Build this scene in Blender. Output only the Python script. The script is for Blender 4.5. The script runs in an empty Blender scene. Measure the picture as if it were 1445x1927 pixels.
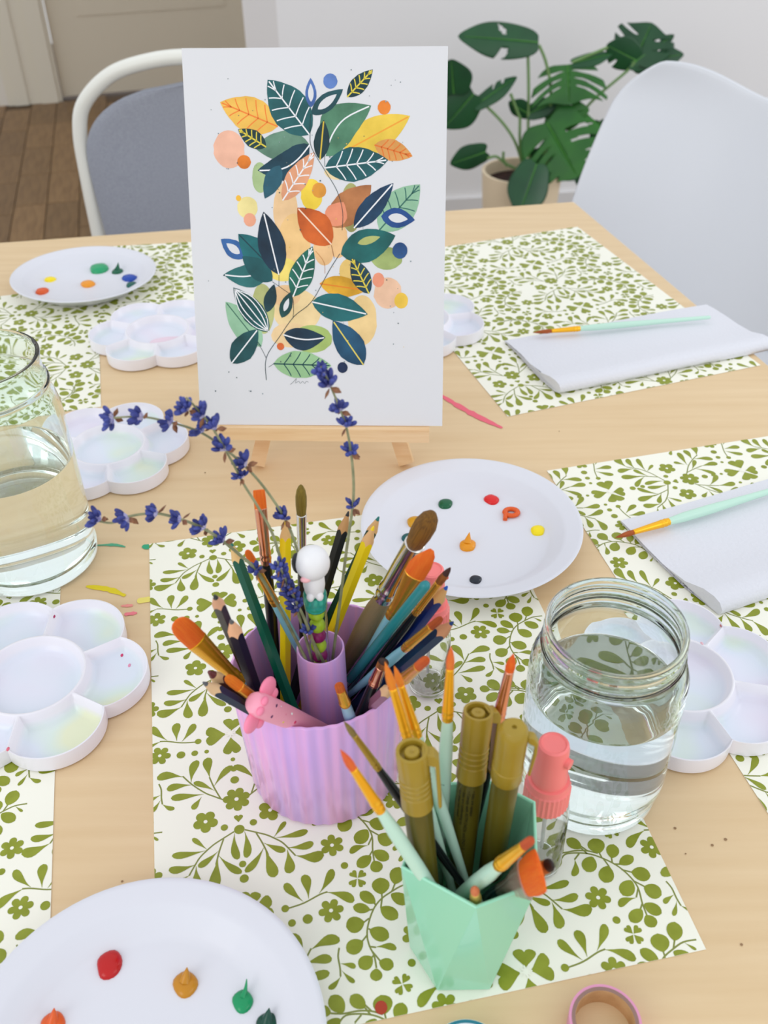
import bpy, bmesh, math, random
from mathutils import Vector, Matrix
import numpy as np
random.seed(7)
C = bpy.context.scene.collection
SC = bpy.context.scene
R = math.radians
# ---------------------------------------------------------------- camera, world, lights, exposure
FPX, CAMZ, PITCH, ROLL = 1800.0, 0.515, 0.6668, -0.0161
cp, sp, cr, sr = math.cos(PITCH), math.sin(PITCH), math.cos(ROLL), math.sin(ROLL)
FWD = Vector((0, cp, -sp)); UP0 = Vector((0, sp, cp)); RT0 = Vector((1, 0, 0))
RT = RT0 * cr + UP0 * sr; UP = -RT0 * sr + UP0 * cr
cam = bpy.data.cameras.new('camera'); co = bpy.data.objects.new('camera', cam); C.objects.link(co)
co.matrix_world = Matrix(((RT.x, UP.x, -FWD.x, 0), (RT.y, UP.y, -FWD.y, 0), (RT.z, UP.z, -FWD.z, CAMZ), (0, 0, 0, 1)))
cam.sensor_fit = 'HORIZONTAL'; cam.sensor_width = 36; cam.lens = 36 * FPX / 1445
cam.clip_start = 0.02; cam.clip_end = 50
cam.dof.use_dof = True; cam.dof.focus_distance = 0.66; cam.dof.aperture_fstop = 14.5
SC.camera = co
world = bpy.data.worlds.new('world'); SC.world = world; world.use_nodes = True
bg = world.node_tree.nodes['Background']; bg.inputs[0].default_value = (0.93, 0.96, 1.0, 1); bg.inputs[1].default_value = 0.92
def area(name, loc, target, sx, sy, power, col):
    l = bpy.data.lights.new(name, 'AREA'); l.shape = 'RECTANGLE'; l.size = sx; l.size_y = sy; l.energy = power; l.color = col
    o = bpy.data.objects.new(name, l); C.objects.link(o); o.location = loc
    o.rotation_euler = (Vector(target) - Vector(loc)).to_track_quat('-Z', 'Y').to_euler(); return o
area('window_and_fill_light', (-1.9, -1.5, 1.5), (0.0, 0.5, 0), 1.6, 1.8, 17, (1.0, 0.98, 0.95))
area('window_and_fill_light', (2.3, -0.9, 1.7), (0.1, 0.6, 0), 1.4, 1.6, 8, (0.97, 0.98, 1.0))
area('window_and_fill_light', (2.6, 1.6, 1.0), (0.3, 3.2, -0.1), 1.3, 1.5, 13, (0.98, 0.99, 1.0))  # fill lamp added to brighten the rear wall, no known window here
SC.view_settings.view_transform = 'Standard'; SC.view_settings.look = 'None'; SC.view_settings.gamma = 1
SC.view_settings.use_curve_mapping = False; SC.view_settings.exposure = 0.1
try: SC.cycles.use_denoising = True; SC.cycles.max_bounces = 40; SC.cycles.transmission_bounces = 40; SC.cycles.glossy_bounces = 10; SC.cycles.diffuse_bounces = 5
except Exception: pass
def ray(px, py): return FWD + RT * ((px - 722.5) / FPX) - UP * ((py - 963.5) / FPX)
def at(px, py, z=0.0):
    d = ray(px, py); return Vector((0, 0, CAMZ)) + d * ((z - CAMZ) / d.z)
def atY(px, py, Y):
    d = ray(px, py); return Vector((0, 0, CAMZ)) + d * (Y / d.y)
# ---------------------------------------------------------------- materials
def lin(c):
    return tuple(((v / 255) / 12.92 if v / 255 <= 0.04045 else ((v / 255 + 0.055) / 1.055) ** 2.4) for v in c) + (1,)
MATS = {}
def mat(name, col, rough=0.5, metal=0.0, spec=0.5, trans=0.0, ior=1.45, coat=0.0, col2=None, nscale=30.0, stretch=None, bump=0.0, bscale=200.0, sss=0.0, contrast=(0.35, 0.65), detail=4.0, randv=0.0):
    if name in MATS: return MATS[name]
    m = bpy.data.materials.new(name); m.use_nodes = True; nt = m.node_tree; b = nt.nodes['Principled BSDF']
    b.inputs['Base Color'].default_value = lin(col); b.inputs['Roughness'].default_value = rough; b.inputs['Metallic'].default_value = metal
    b.inputs['Specular IOR Level'].default_value = spec; b.inputs['Transmission Weight'].default_value = trans; b.inputs['IOR'].default_value = ior
    b.inputs['Coat Weight'].default_value = coat
    if sss: b.inputs['Subsurface Weight'].default_value = sss; b.inputs['Subsurface Radius'].default_value = (0.004, 0.004, 0.004)
    if col2 or bump or randv:
        tc = nt.nodes.new('ShaderNodeTexCoord'); mp = nt.nodes.new('ShaderNodeMapping'); nt.links.new(tc.outputs['Object'], mp.inputs[0])
        if stretch: mp.inputs['Scale'].default_value = stretch
    last = None
    if col2:
        n = nt.nodes.new('ShaderNodeTexNoise'); n.inputs['Scale'].default_value = nscale; n.inputs['Detail'].default_value = detail
        nt.links.new(mp.outputs[0], n.inputs['Vector'])
        r = nt.nodes.new('ShaderNodeValToRGB'); r.color_ramp.elements[0].position, r.color_ramp.elements[1].position = contrast
        r.color_ramp.elements[0].color = lin(col); r.color_ramp.elements[1].color = lin(col2)
        nt.links.new(n.outputs['Fac'], r.inputs[0]); nt.links.new(r.outputs[0], b.inputs['Base Color']); last = r.outputs[0]
    if randv:
        oi = nt.nodes.new('ShaderNodeObjectInfo'); hs = nt.nodes.new('ShaderNodeHueSaturation'); mr = nt.nodes.new('ShaderNodeMapRange')
        mr.inputs['To Min'].default_value = 1 - randv; mr.inputs['To Max'].default_value = 1 + randv
        nt.links.new(oi.outputs['Random'], mr.inputs['Value']); nt.links.new(mr.outputs[0], hs.inputs['Value'])
        if last: nt.links.new(last, hs.inputs['Color'])
        else: hs.inputs['Color'].default_value = lin(col)
        nt.links.new(hs.outputs[0], b.inputs['Base Color'])
    if bump:
        n2 = nt.nodes.new('ShaderNodeTexNoise'); n2.inputs['Scale'].default_value = bscale; n2.inputs['Detail'].default_value = 3
        nt.links.new(mp.outputs[0], n2.inputs['Vector'])
        bp = nt.nodes.new('ShaderNodeBump'); bp.inputs['Strength'].default_value = bump; bp.inputs['Distance'].default_value = 0.001
        nt.links.new(n2.outputs['Fac'], bp.inputs['Height']); nt.links.new(bp.outputs[0], b.inputs['Normal'])
    MATS[name] = m; return m
def cmat(col, rough=0.45, **k): return mat('paint_%d_%d_%d_%d' % (*col, int(rough * 100)), col, rough, **k)
# ---------------------------------------------------------------- mesh helpers
class MB:
    def __init__(s): s.v = []; s.f = []
    def add(s, vs, fs):
        n = len(s.v); s.v += [tuple(v) for v in vs]; s.f += [tuple(i + n for i in f) for f in fs]; return s
    def xf(s, M): s.v = [tuple(M @ Vector(v)) for v in s.v]; return s
    def merge(s, o): return s.add(o.v, o.f)
    def box(s, c, d, rz=0.0, M=None):
        x, y, z = d[0] / 2, d[1] / 2, d[2] / 2
        vs = [Vector((sx * x, sy * y, sz * z)) for sz in (-1, 1) for sx, sy in ((-1, -1), (1, -1), (1, 1), (-1, 1))]
        m = Matrix.Translation(c) @ Matrix.Rotation(rz, 4, 'Z')
        if M: m = M
        return s.add([m @ v for v in vs], [(3, 2, 1, 0), (4, 5, 6, 7), (0, 1, 5, 4), (1, 2, 6, 5), (2, 3, 7, 6), (3, 0, 4, 7)])
    def rings(s, rs, cap0=True, cap1=True, closed=False):
        n = len(rs[0]); vs = [p for r in rs for p in r]; fs = []
        for i in range(len(rs) - (0 if closed else 1)):
            a, b = i * n, ((i + 1) % len(rs)) * n
            for j in range(n): k = (j + 1) % n; fs.append((a + j, a + k, b + k, b + j))
        if not closed:
            if cap0: fs.append(tuple(range(n - 1, -1, -1)))
            if cap1: fs.append(tuple(range((len(rs) - 1) * n, len(rs) * n)))
        return s.add(vs, fs)
    def lathe(s, prof, n=32, c=(0, 0, 0), cap0=True, cap1=True, sx=1.0, sy=1.0, closed=False):
        return s.rings([[(c[0] + r * sx * math.cos(2 * math.pi * j / n), c[1] + r * sy * math.sin(2 * math.pi * j / n), c[2] + z) for j in range(n)] for r, z in prof], cap0, cap1, closed)
    def tube(s, pts, r, n=8, taper=None):
        pts = [Vector(p) for p in pts]; rs = []; ref = None
        for i, p in enumerate(pts):
            t = (pts[min(i + 1, len(pts) - 1)] - pts[max(i - 1, 0)]).normalized()
            if ref is None: ref = Vector((0, 0, 1)) if abs(t.z) < 0.9 else Vector((1, 0, 0))
            x = t.cross(ref).normalized(); y = x.cross(t).normalized() if False else t.cross(x).normalized(); ref = -y if False else ref - t * ref.dot(t)
            rr = r if taper is None else r * (1 + (taper - 1) * i / max(1, len(pts) - 1))
            rs.append([p + x * (rr * math.cos(2 * math.pi * j / n)) + y * (rr * math.sin(2 * math.pi * j / n)) for j in range(n)])
        return s.rings(rs)
    def sphere(s, c, r, n=12, m=8, M=None):
        rx, ry, rz = r if isinstance(r, (tuple, list)) else (r, r, r)
        rs = []
        for i in range(m + 1):
            a = math.pi * (0.02 + 0.96 * i / m) - math.pi / 2
            rs.append([(c[0] + rx * math.cos(a) * math.cos(2 * math.pi * j / n), c[1] + ry * math.cos(a) * math.sin(2 * math.pi * j / n), c[2] + rz * math.sin(a)) for j in range(n)])
        if M: rs = [[M @ Vector(p) for p in q] for q in rs]
        return s.rings(rs)
    def poly(s, pts): return s.add(pts, [tuple(range(len(pts)))])
    def prism(s, pts, h):
        n = len(pts); vs = [(p[0], p[1], p[2]) for p in pts] + [(p[0], p[1], p[2] + h) for p in pts]
        return s.add(vs, [tuple(range(n - 1, -1, -1)), tuple(range(n, 2 * n))] + [(i, (i + 1) % n, n + (i + 1) % n, n + i) for i in range(n)])
    def build(s, name, m, parent=None, smooth=True, angle=40, fix=True):
        me = bpy.data.meshes.new(name); me.from_pydata(s.v, [], s.f); me.validate()
        if fix:
            bm = bmesh.new(); bm.from_mesh(me); bmesh.ops.recalc_face_normals(bm, faces=bm.faces); bm.to_mesh(me); bm.free()
        me.materials.append(m)
        if smooth:
            me.polygons.foreach_set('use_smooth', [True] * len(me.polygons))
            try: me.set_sharp_from_angle(angle=R(angle))
            except Exception: pass
        o = bpy.data.objects.new(name, me); C.objects.link(o)
        if parent: o.parent = parent
        return o
def tag(o, label, cat, group=None, kind=None):
    if label: o['label'] = label
    if cat: o['category'] = cat
    if group: o['group'] = group
    if kind: o['kind'] = kind
    return o
def thing(name, label, cat, loc=(0, 0, 0), M=None, group=None):
    o = bpy.data.objects.new(name, None); o.empty_display_size = 0.01; C.objects.link(o)
    if M is not None: o.matrix_world = M
    else: o.location = loc
    return tag(o, label, cat, group)
def struct(o): o['kind'] = 'structure'; return o
def copy_tree(o, parent=None):
    c = o.copy(); C.objects.link(c)
    if parent: c.parent = parent
    for ch in list(o.children): copy_tree(ch, c)
    return c
def spline(pts, n=8):
    P = [Vector(p) for p in pts]; out = []
    for i in range(len(P) - 1):
        p0, p1, p2, p3 = P[max(i - 1, 0)], P[i], P[i + 1], P[min(i + 2, len(P) - 1)]
        for k in range(n):
            t = k / n
            out.append(0.5 * ((2 * p1) + (p2 - p0) * t + (2 * p0 - 5 * p1 + 4 * p2 - p3) * t * t + (3 * p1 - p0 - 3 * p2 + p3) * t ** 3))
    return out + [P[-1]]
def frame(b, t):
    """local z from base b to tip t, local y away from the viewer's side, local x to the viewer's right"""
    b, t = Vector(b), Vector(t); z = (t - b).normalized(); v = Vector((0, 0, CAMZ)) - (b + t) / 2
    y = -(v - z * v.dot(z)).normalized(); x = y.cross(z).normalized()
    return Matrix(((x.x, y.x, z.x, b.x), (x.y, y.y, z.y, b.y), (x.z, y.z, z.z, b.z), (0, 0, 0, 1)))
Z0 = 0.0012   # things standing on a paper mat
# ---------------------------------------------------------------- the room
FZ = -0.74
WALL = mat('wall_paint', (236, 235, 236), 0.7); DOORM = mat('door_paint', (218, 208, 188), 0.55); TRIM = mat('trim_paint', (224, 217, 200), 0.5)
BASEM = mat('baseboard_paint', (226, 224, 224), 0.5); WALLB = mat('wall_paint_hall', (222, 219, 218), 0.7)
def wall(name, a, b, z0, z1, th, m, kind=True, parent=None):
    a, b = Vector((a[0], a[1], 0)), Vector((b[0], b[1], 0)); d = (b - a).normalized(); n = Vector((-d.y, d.x, 0)) * th
    o = MB().prism([(p.x, p.y, z0) for p in (a, b, b + n, a + n)], z1 - z0).build(name, m, parent, smooth=False)
    return struct(o) if kind else o
ZT = 1.9
wr0, wr1 = (-0.296, 3.164), (3.2, 3.57)
wall('wall_right', wr0, wr1, FZ, ZT, 0.12, WALL)
wall('baseboard_right', (wr0[0] + 0.01, wr0[1] - 0.014), (wr1[0], wr1[1] - 0.014), FZ, FZ + 0.075, 0.014, BASEM)
dd = Vector((math.cos(R(15.5)), math.sin(R(15.5)))); d0 = Vector((-1.6027, 4.7573))
def dw(s, off=0.0): return (d0.x + dd.x * s + dd.y * off, d0.y + dd.y * s - dd.x * off)
wall('wall_left', dw(-2.6), dw(-0.12), FZ, ZT, 0.1, mat('wall_paint_left', (226, 220, 210), 0.7))
dr = wall('door_1', dw(0.12, -0.03), dw(1.06, -0.03), FZ + 0.012, ZT, 0.04, DOORM)
for z in (FZ + 0.35, FZ + 1.35):
    a, b = Vector(dw(0.25, -0.026)), Vector(dw(0.93, -0.026))
    wall('door_panel', a, b, z, z + 0.75, 0.008, DOORM, False, dr)
def casing(name, s0, s1):
    o = wall(name, dw(s0, 0.012), dw(s1, 0.012), FZ, ZT, 0.1, TRIM)
    w = s1 - s0
    wall('moulding', dw(s0 + w * 0.12, 0.022), dw(s0 + w * 0.38, 0.022), FZ, ZT, 0.012, TRIM, False, o)
    wall('moulding', dw(s0 + w * 0.62, 0.026), dw(s0 + w * 0.93, 0.026), FZ, ZT, 0.016, TRIM, False, o)
casing('trim_1', -0.13, 0.115); casing('trim_2', 1.06, 1.26)
wall('wall_back', wr0, dw(1.28, 0.0), FZ, ZT, 0.1, WALLB)
fl = struct(MB().box((0.3, 2.0, FZ - 0.03), (9, 8, 0.05)).build('floor', mat('floor_base', (96, 74, 50), 0.6), smooth=False))
PLK = mat('floor_plank_wood', (138, 108, 72), 0.45, col2=(110, 82, 52), nscale=7, stretch=(9, 1.2, 1), detail=6, randv=0.24, contrast=(0.3, 0.7))
pl = MB().prism([(-0.0555, -0.168, 0), (0.0555, -0.168, 0), (0.0555, 0.168, 0), (-0.0555, 0.168, 0)], 0.006).build('plank', PLK, None, smooth=False)
pl.data.name = 'plank'; first = True; rr = random.Random(3)
for i in range(-17, 6):
    off = rr.choice((0, 0.16, 0.31, 0.24, 0.08))
    for j in range(0, 12):
        u, w = i * 0.1145 - 0.45, 1.25 + off + j * 0.340
        a = R(13); x, y = u * math.cos(a) - (w - 3) * math.sin(a) - 0.35, 3 + (w - 3) * math.cos(a) + u * math.sin(a)
        if y > 4.75 + (x + 1.6) * 0.277 or y < 1.5 or x < -2.7 or (x > -0.3 and y > 3.0) or x > 0.35: continue
        o = pl if first else pl.copy()
        if not first: C.objects.link(o)
        first = False; o.parent = fl; o.location = (x, y, FZ - 0.005); o.rotation_euler = (0, 0, a)
# ---------------------------------------------------------------- table
WOOD = mat('birch_wood', (230, 203, 162), 0.42, col2=(221, 191, 147), nscale=5, stretch=(1.2, 16, 4), detail=8, contrast=(0.3, 0.75), bump=0.06, bscale=120)
tb = thing('dining_table', 'large pale birch table holding the painting supplies', 'table', (0, 0, 0))
T = [(0.2873, 1.3883), (-1.05, 1.191), (-0.75, -0.02), (0.655, -0.02)]
top = MB().prism([(x, y, -0.028) for x, y in T], 0.028); o = top.build('tabletop', WOOD, tb, smooth=False)
bv = o.modifiers.new('bevel', 'BEVEL'); bv.width = 0.004; bv.segments = 2
for x, y in ((0.22, 1.29), (-0.95, 1.12), (-0.68, 0.08), (0.56, 0.08)):
    MB().box((x, y, (FZ - 0.028) / 2), (0.06, 0.06, -FZ - 0.028 + 0.0)).build('leg', WOOD, tb, smooth=False)
def smear(pts, col, label, z=0.0004):
    ps = [Vector((p.x, p.y, z)) for p in pts]; tag(MB().poly(ps).build('paint_smear', cmat(col, 0.5), tb, smooth=False), label, None)
def streak(px, wpx, col, label):
    P = spline([at(*p) for p in px], 6); n = len(P); L = []; Rr = []
    for i, p in enumerate(P):
        t = (P[min(i + 1, n - 1)] - P[max(i - 1, 0)]).normalized(); q = Vector((-t.y, t.x, 0))
        w = wpx * 0.00055 * (0.25 + 0.75 * math.sin(math.pi * min(1, (i + 0.4) / n))) * rr.uniform(0.7, 1.25)
        L.append(p + q * w); Rr.append(p - q * w)
    mb = MB(); mb.add([(v.x, v.y, 0.0005) for v in L + Rr], [(i, i + 1, n + i + 1, n + i) for i in range(n - 1)])
    tag(mb.build('paint_smear', cmat(col, 0.5), tb, smooth=False), label, None)
streak([(826, 742), (860, 763), (900, 785), (945, 806)], 7, (238, 105, 125), 'pink paint streak')
streak([(178, 1027), (215, 1026), (236, 1030)], 3, (80, 170, 130), 'thin green paint streak')
streak([(268, 1028), (283, 1031)], 5, (40, 165, 120), 'green paint fleck')
streak([(162, 1104), (205, 1110), (236, 1122)], 5, (226, 205, 30), 'yellow paint streak')
streak([(258, 1132), (284, 1128)], 7, (236, 220, 110), 'pale yellow paint streak')
streak([(228, 1141), (250, 1140)], 3, (240, 150, 140), 'pale pink paint streak'); streak([(234, 1157), (258, 1154)], 4, (245, 130, 140), 'pink paint fleck')
for px, r in (((1270, 1559), 2.2), ((1365, 1580), 2.4), ((1340, 1591), 2.2), ((1395, 1778), 2), ((1290, 1607), 1.3), ((230, 1659), 1.8), ((386, 890), 2), ((1052, 812), 1.5), ((410, 1245), 1.2)):
    P = at(*px); tag(MB().poly([(P.x + r * 0.0004 * math.cos(a), P.y + r * 0.0004 * math.sin(a), 0.0004) for a in np.arange(0, 6.28, 0.7)]).build('dent', cmat((150, 118, 84), 0.6), tb, smooth=False), 'small dark dent', None)
# ---------------------------------------------------------------- patterned paper mats
PAPER = mat('mat_paper', (248, 247, 233), 0.5); GREEN = mat('mat_print_green', (134, 144, 30), 0.4, col2=(146, 156, 44), nscale=90)
STEMG = mat('mat_print_stem', (134, 142, 66), 0.45); DOTW = PAPER
PAT = [["D",[0,0],31.1,0],["H",[-1,53,3,104],54.3,0],["D",[-89,32],21.5,0],["D",[89,32],21.5,0],["F",[-200,97],74.1,5],["F",[200,97],74.1,5],["D",[0,-239],20.8,0],["D",[1,-335],25.9,0],["S",[-32,-8,-101,-42,-159,-72,-205,-106,-245,-141,-274,-182,-315,-249],0.0,0],["S",[32,-8,101,-42,159,-72,205,-106,245,-141,274,-182,315,-249],0.0,0],["S",[-99,-46,-129,-122,-156,-210],0.0,0],["S",[99,-46,129,-122,156,-210],0.0,0],["L",[-199,-101,-285,-3],30.8,0],["L",[199,-101,285,-3],30.8,0],["L",[-210,-104,-410,-119],46.0,-0.12],["L",[210,-104,410,-119],46.0,0.12],["L",[-274,-185,-427,-218],51.5,-0.2],["L",[274,-185,427,-218],51.5,0.2],["L",[-271,-196,-281,-357],62.5,0.1],["L",[271,-196,281,-357],62.5,-0.1],["L",[-315,-249,-470,-312],74.7,-0.2],["L",[315,-249,470,-312],74.7,0.2],["L",[-141,-165,-177,-364],66.1,0],["L",[141,-165,177,-364],66.1,0],["L",[-134,-121,-251,-217],42.6,-0.1],["L",[134,-121,251,-217],42.6,0.1],["L",[-136,-152,-40,-315],46.8,0.2],["L",[136,-152,40,-315],46.8,-0.2],["L",[-30,-18,-60,-199],49.8,0.2],["L",[30,-18,60,-199],49.8,-0.2],["H",[8,-525,29,-426],122.1,0],["H",[-31,-548,-162,-545],148.4,0],["H",[2,-584,3,-720],113.8,0],["H",[31,-548,147,-544],149.1,0],["W",[2,-549],36.0,0],["D",[-163,-667],14.6,0],["D",[163,-667],14.6,0],["D",[-241,-664],21.3,0],["D",[241,-664],21.3,0],["D",[-331,-659],27.4,0],["D",[331,-659],27.4,0],["D",[2,-766],14.5,0],["D",[2,-843],20.4,0],["D",[1,-930],26.7,0],["F",[1,-1079],82.6,7],["S",[-71,-1072,-137,-1028,-193,-988,-270,-908,-326,-831],0.0,0],["S",[71,-1072,137,-1028,193,-988,270,-908,326,-831],0.0,0],["S",[-96,-1055,-133,-959,-157,-875],0.0,0],["S",[96,-1055,133,-959,157,-875],0.0,0],["L",[-323,-839,-474,-771],66.5,0.25],["L",[323,-839,474,-771],66.5,-0.25],["L",[-275,-896,-262,-720],59.1,-0.2],["L",[275,-896,262,-720],59.1,0.2],["L",[-273,-911,-427,-889],53.5,0.15],["L",[273,-911,427,-889],53.5,-0.15],["L",[-199,-998,-406,-985],50.7,0],["L",[199,-998,406,-985],50.7,0],["L",[-214,-1015,-276,-1097],38.6,0],["L",[214,-1015,276,-1097],38.6,0],["L",[-155,-882,-175,-719],61.2,-0.1],["L",[155,-882,175,-719],61.2,0.1],["L",[-132,-952,-33,-797],47.2,-0.2],["L",[132,-952,33,-797],47.2,0.2],["L",[-129,-988,-247,-881],39.7,0.12],["L",[129,-988,247,-881],39.7,-0.12],["F",[539,-226],69.7,6],["F",[-539,-226],69.7,6],["F",[468,-637],69.2,6],["F",[-468,-637],69.2,6],["D",[590,-374],21.4,0],["D",[-590,-374],21.4,0],["D",[214,-571],21.2,0],["D",[-214,-571],21.2,0],["S",[234,-572,322,-559,416,-527,466,-518],0.0,0],["S",[-234,-572,-322,-559,-416,-527,-466,-518],0.0,0],["L",[459,-520,620,-573],58.5,-0.22],["L",[-459,-520,-620,-573],58.5,0.22],["L",[322,-551,216,-425],49.2,-0.1],["L",[-322,-551,-216,-425],49.2,0.1],["L",[353,-539,364,-384],56.7,0.1],["L",[-353,-539,-364,-384],56.7,-0.1],["L",[416,-520,536,-399],50.9,0.15],["L",[-416,-520,-536,-399],50.9,-0.15],["S",[478,-860,464,-907,464,-971,459,-1018],0.0,0],["S",[-478,-860,-464,-907,-464,-971,-459,-1018],0.0,0],["L",[462,-1016,399,-1084],32.3,-0.2],["L",[-462,-1016,-399,-1084],32.3,0.2],["L",[468,-948,552,-976],30.3,-0.1],["L",[-468,-948,-552,-976],30.3,0.1],["L",[470,-986,520,-1071],26.3,0.1],["L",[-470,-986,-520,-1071],26.3,-0.1],["S",[-464,79,-540,81,-612,56,-681,23,-735,-29,-781,-112,-799,-177,-796,-238,-782,-293,-783,-363],0.0,0],["R",[-672,53,-659,156],98.3,0],["R",[-584,-1201,-536,-1101],83.6,0],["R",[722,-643,650,-559],65.0,0],["R",[685,-678,594,-639],58.2,0],["R",[-617,41,-532,-33],70.2,0],["R",[-691,-26,-610,-110],75.9,0],["R",[639,-742,535,-751],92.3,0],["R",[663,-794,758,-860],80.9,0],["R",[611,-851,515,-890],82.5,0],["R",[645,-948,567,-993],76.1,0],["R",[679,-981,749,-1025],66.6,0],["R",[656,-1016,641,-1082],63.4,0],["L",[-768,-248,-652,-250],42.1,-0.25],["L",[-536,76,-489,25],17.2,0],["S",[-673,29,-669,61],0.0,0],["S",[-608,59,-579,106],0.0,0],["S",[723,-659,715,-629],0.0,0],["S",[705,-679,680,-677],0.0,0],["S",[-673,29,-692,-30],0.0,0],["S",[671,-726,635,-745],0.0,0],["S",[656,-785,666,-794],0.0,0],["S",[642,-820,605,-853],0.0,0],["S",[644,-888,677,-899],0.0,0],["S",[654,-920,685,-979],0.0,0],["S",[660,-936,640,-954],0.0,0],["S",[410,44,451,76,527,69,601,44,673,-7,731,-68,772,-146,787,-217,773,-306,768,-382],0.0,0],["R",[558,-1206,494,-1129],69.5,0],["R",[654,42,652,142],99.6,0],["R",[-729,-654,-683,-571],73.0,0],["R",[-699,-702,-600,-672],60.2,0],["R",[-650,-765,-551,-810],87.0,0],["R",[-616,-867,-540,-937],88.6,0],["R",[672,-51,609,-146],84.8,0],["R",[602,26,533,-59],83.5,0],["R",[-672,-816,-757,-893],84.1,0],["R",[754,-344,663,-400],70.5,0],["R",[-660,-967,-586,-1040],70.7,0],["R",[-676,-1031,-658,-1107],71.6,0],["L",[494,35,480,-75],44.8,-0.3],["L",[751,-272,635,-264],48.2,0.28],["S",[580,53,558,94],0.0,0],["S",[655,10,652,47],0.0,0],["S",[704,-31,711,0],0.0,0],["S",[-732,-694,-695,-703],0.0,0],["S",[-701,-737,-647,-767],0.0,0],["S",[-661,-819,-612,-867],0.0,0],["S",[661,4,676,-56],0.0,0],["S",[533,63,492,31],0.0,0],["S",[-653,-867,-687,-919],0.0,0],["S",[-670,-963,-696,-995],0.0,0],["S",[377,103,442,88,517,86,583,72,643,42],0.0,0],["S",[552,120,588,71],0.0,0],["R",[444,-1205,390,-1108],79.0,0],["R",[377,103,312,136],59.8,0],["R",[419,66,331,9],69.2,0],["H",[648,-467,623,-422],44.7,0],["H",[653,-468,698,-438],46.3,0],["H",[646,-474,604,-510],45.6,0],["H",[652,-475,678,-525],44.2,0],["H",[-668,-473,-707,-440],43.5,0],["H",[-662,-473,-627,-432],43.4,0],["H",[-661,-479,-621,-512],43.3,0],["H",[-667,-480,-700,-523],43.1,0]]
def clip(poly, x0, x1, y0, y1):
    for ax, lim, sg in ((0, x0, 1), (0, x1, -1), (1, y0, 1), (1, y1, -1)):
        out = []
        for i in range(len(poly)):
            p, q = poly[i - 1], poly[i]; a, b = (p[ax] - lim) * sg, (q[ax] - lim) * sg
            if (a >= 0) != (b >= 0): t = a / (a - b); out.append((p[0] + (q[0] - p[0]) * t, p[1] + (q[1] - p[1]) * t))
            if b >= 0: out.append(q)
        poly = out
        if len(poly) < 3: return []
    return poly
def motif(k, c, w, ex):
    """one printed motif as polygons (+ paper-coloured eyes)"""
    P = [(c[i] * 1e-4, c[i + 1] * 1e-4) for i in range(0, len(c), 2)]; w *= 1.05e-4; out = []; eye = []
    if k in 'LRH':
        b, t = Vector(P[0]), Vector(P[1]); d = t - b; L = d.length; d /= L; q = Vector((-d.y, d.x))
        if k == 'L': pr = [(0, 0.02), (0.15, 0.12), (0.3, 0.3), (0.45, 0.58), (0.6, 0.85), (0.74, 1.0), (0.86, 0.92), (0.95, 0.62), (1, 0.0)]; bend = ex
        elif k == 'R': pr = [(0, 0.12), (0.06, 0.35), (0.16, 0.62), (0.3, 0.86), (0.48, 1.0), (0.65, 0.98), (0.8, 0.82), (0.92, 0.5), (1, 0.0)]; bend = 0
        else: pr = [(0, 0.03), (0.15, 0.22), (0.35, 0.55), (0.55, 0.85), (0.72, 1.0), (0.86, 0.95), (0.96, 0.7), (1.0, 0.42), (0.95, 0.16), (0.83, 0.0)]; bend = 0
        f = lambda s, h: b + d * (s * L) + q * (h * w / 2 + bend * L * (s * s - s * 0.15))
        out.append([f(s, h) for s, h in pr] + [f(s, -h) for s, h in pr[::-1][1:]])
    elif k == 'D': out.append([(P[0][0] + w * math.cos(a), P[0][1] + w * math.sin(a)) for a in np.linspace(0, 6.283, 15)[:-1]])
    elif k == 'F':
        n = ex; ph = random.uniform(0, 6)
        # petal overlap: radius of n lobes
        rl, dl = 0.40 if n < 6 else 0.31, 0.60 if n < 6 else 0.69
        pts = []
        for i in range(n * 10):
            a = 2 * math.pi * i / (n * 10); ap = (a + math.pi / n) % (2 * math.pi / n) - math.pi / n
            disc = max(0, rl * rl - (dl * math.sin(ap)) ** 2); r = dl * math.cos(ap) + math.sqrt(disc)
            pts.append((P[0][0] + w * r * math.cos(a + ph), P[0][1] + w * r * math.sin(a + ph)))
        out.append(pts); eye.append([(P[0][0] + w * 0.16 * math.cos(a), P[0][1] + w * 0.16 * math.sin(a)) for a in np.linspace(0, 6.283, 11)[:-1]])
    elif k == 'W': eye.append([(P[0][0] + w * (0.72 + 0.28 * math.cos(8 * a)) * math.cos(a), P[0][1] + w * (0.72 + 0.28 * math.cos(8 * a)) * math.sin(a)) for a in np.linspace(0, 6.283, 49)[:-1]])
    return [[tuple(p) for p in o] for o in out], eye
def ribbon(P, w):
    P = [Vector(p) for p in P]
    if len(P) > 2: P = [Vector(p[:2]) for p in spline([(p.x, p.y, 0) for p in P], 4)]
    n = len(P); quads = []
    off = []
    for i, p in enumerate(P):
        t = (P[min(i + 1, n - 1)] - P[max(i - 1, 0)]).normalized(); off.append(Vector((-t.y, t.x)) * w / 2)
    for i in range(n - 1): quads.append([tuple(P[i] + off[i]), tuple(P[i + 1] + off[i + 1]), tuple(P[i + 1] - off[i + 1]), tuple(P[i] - off[i])])
    return quads
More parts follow.
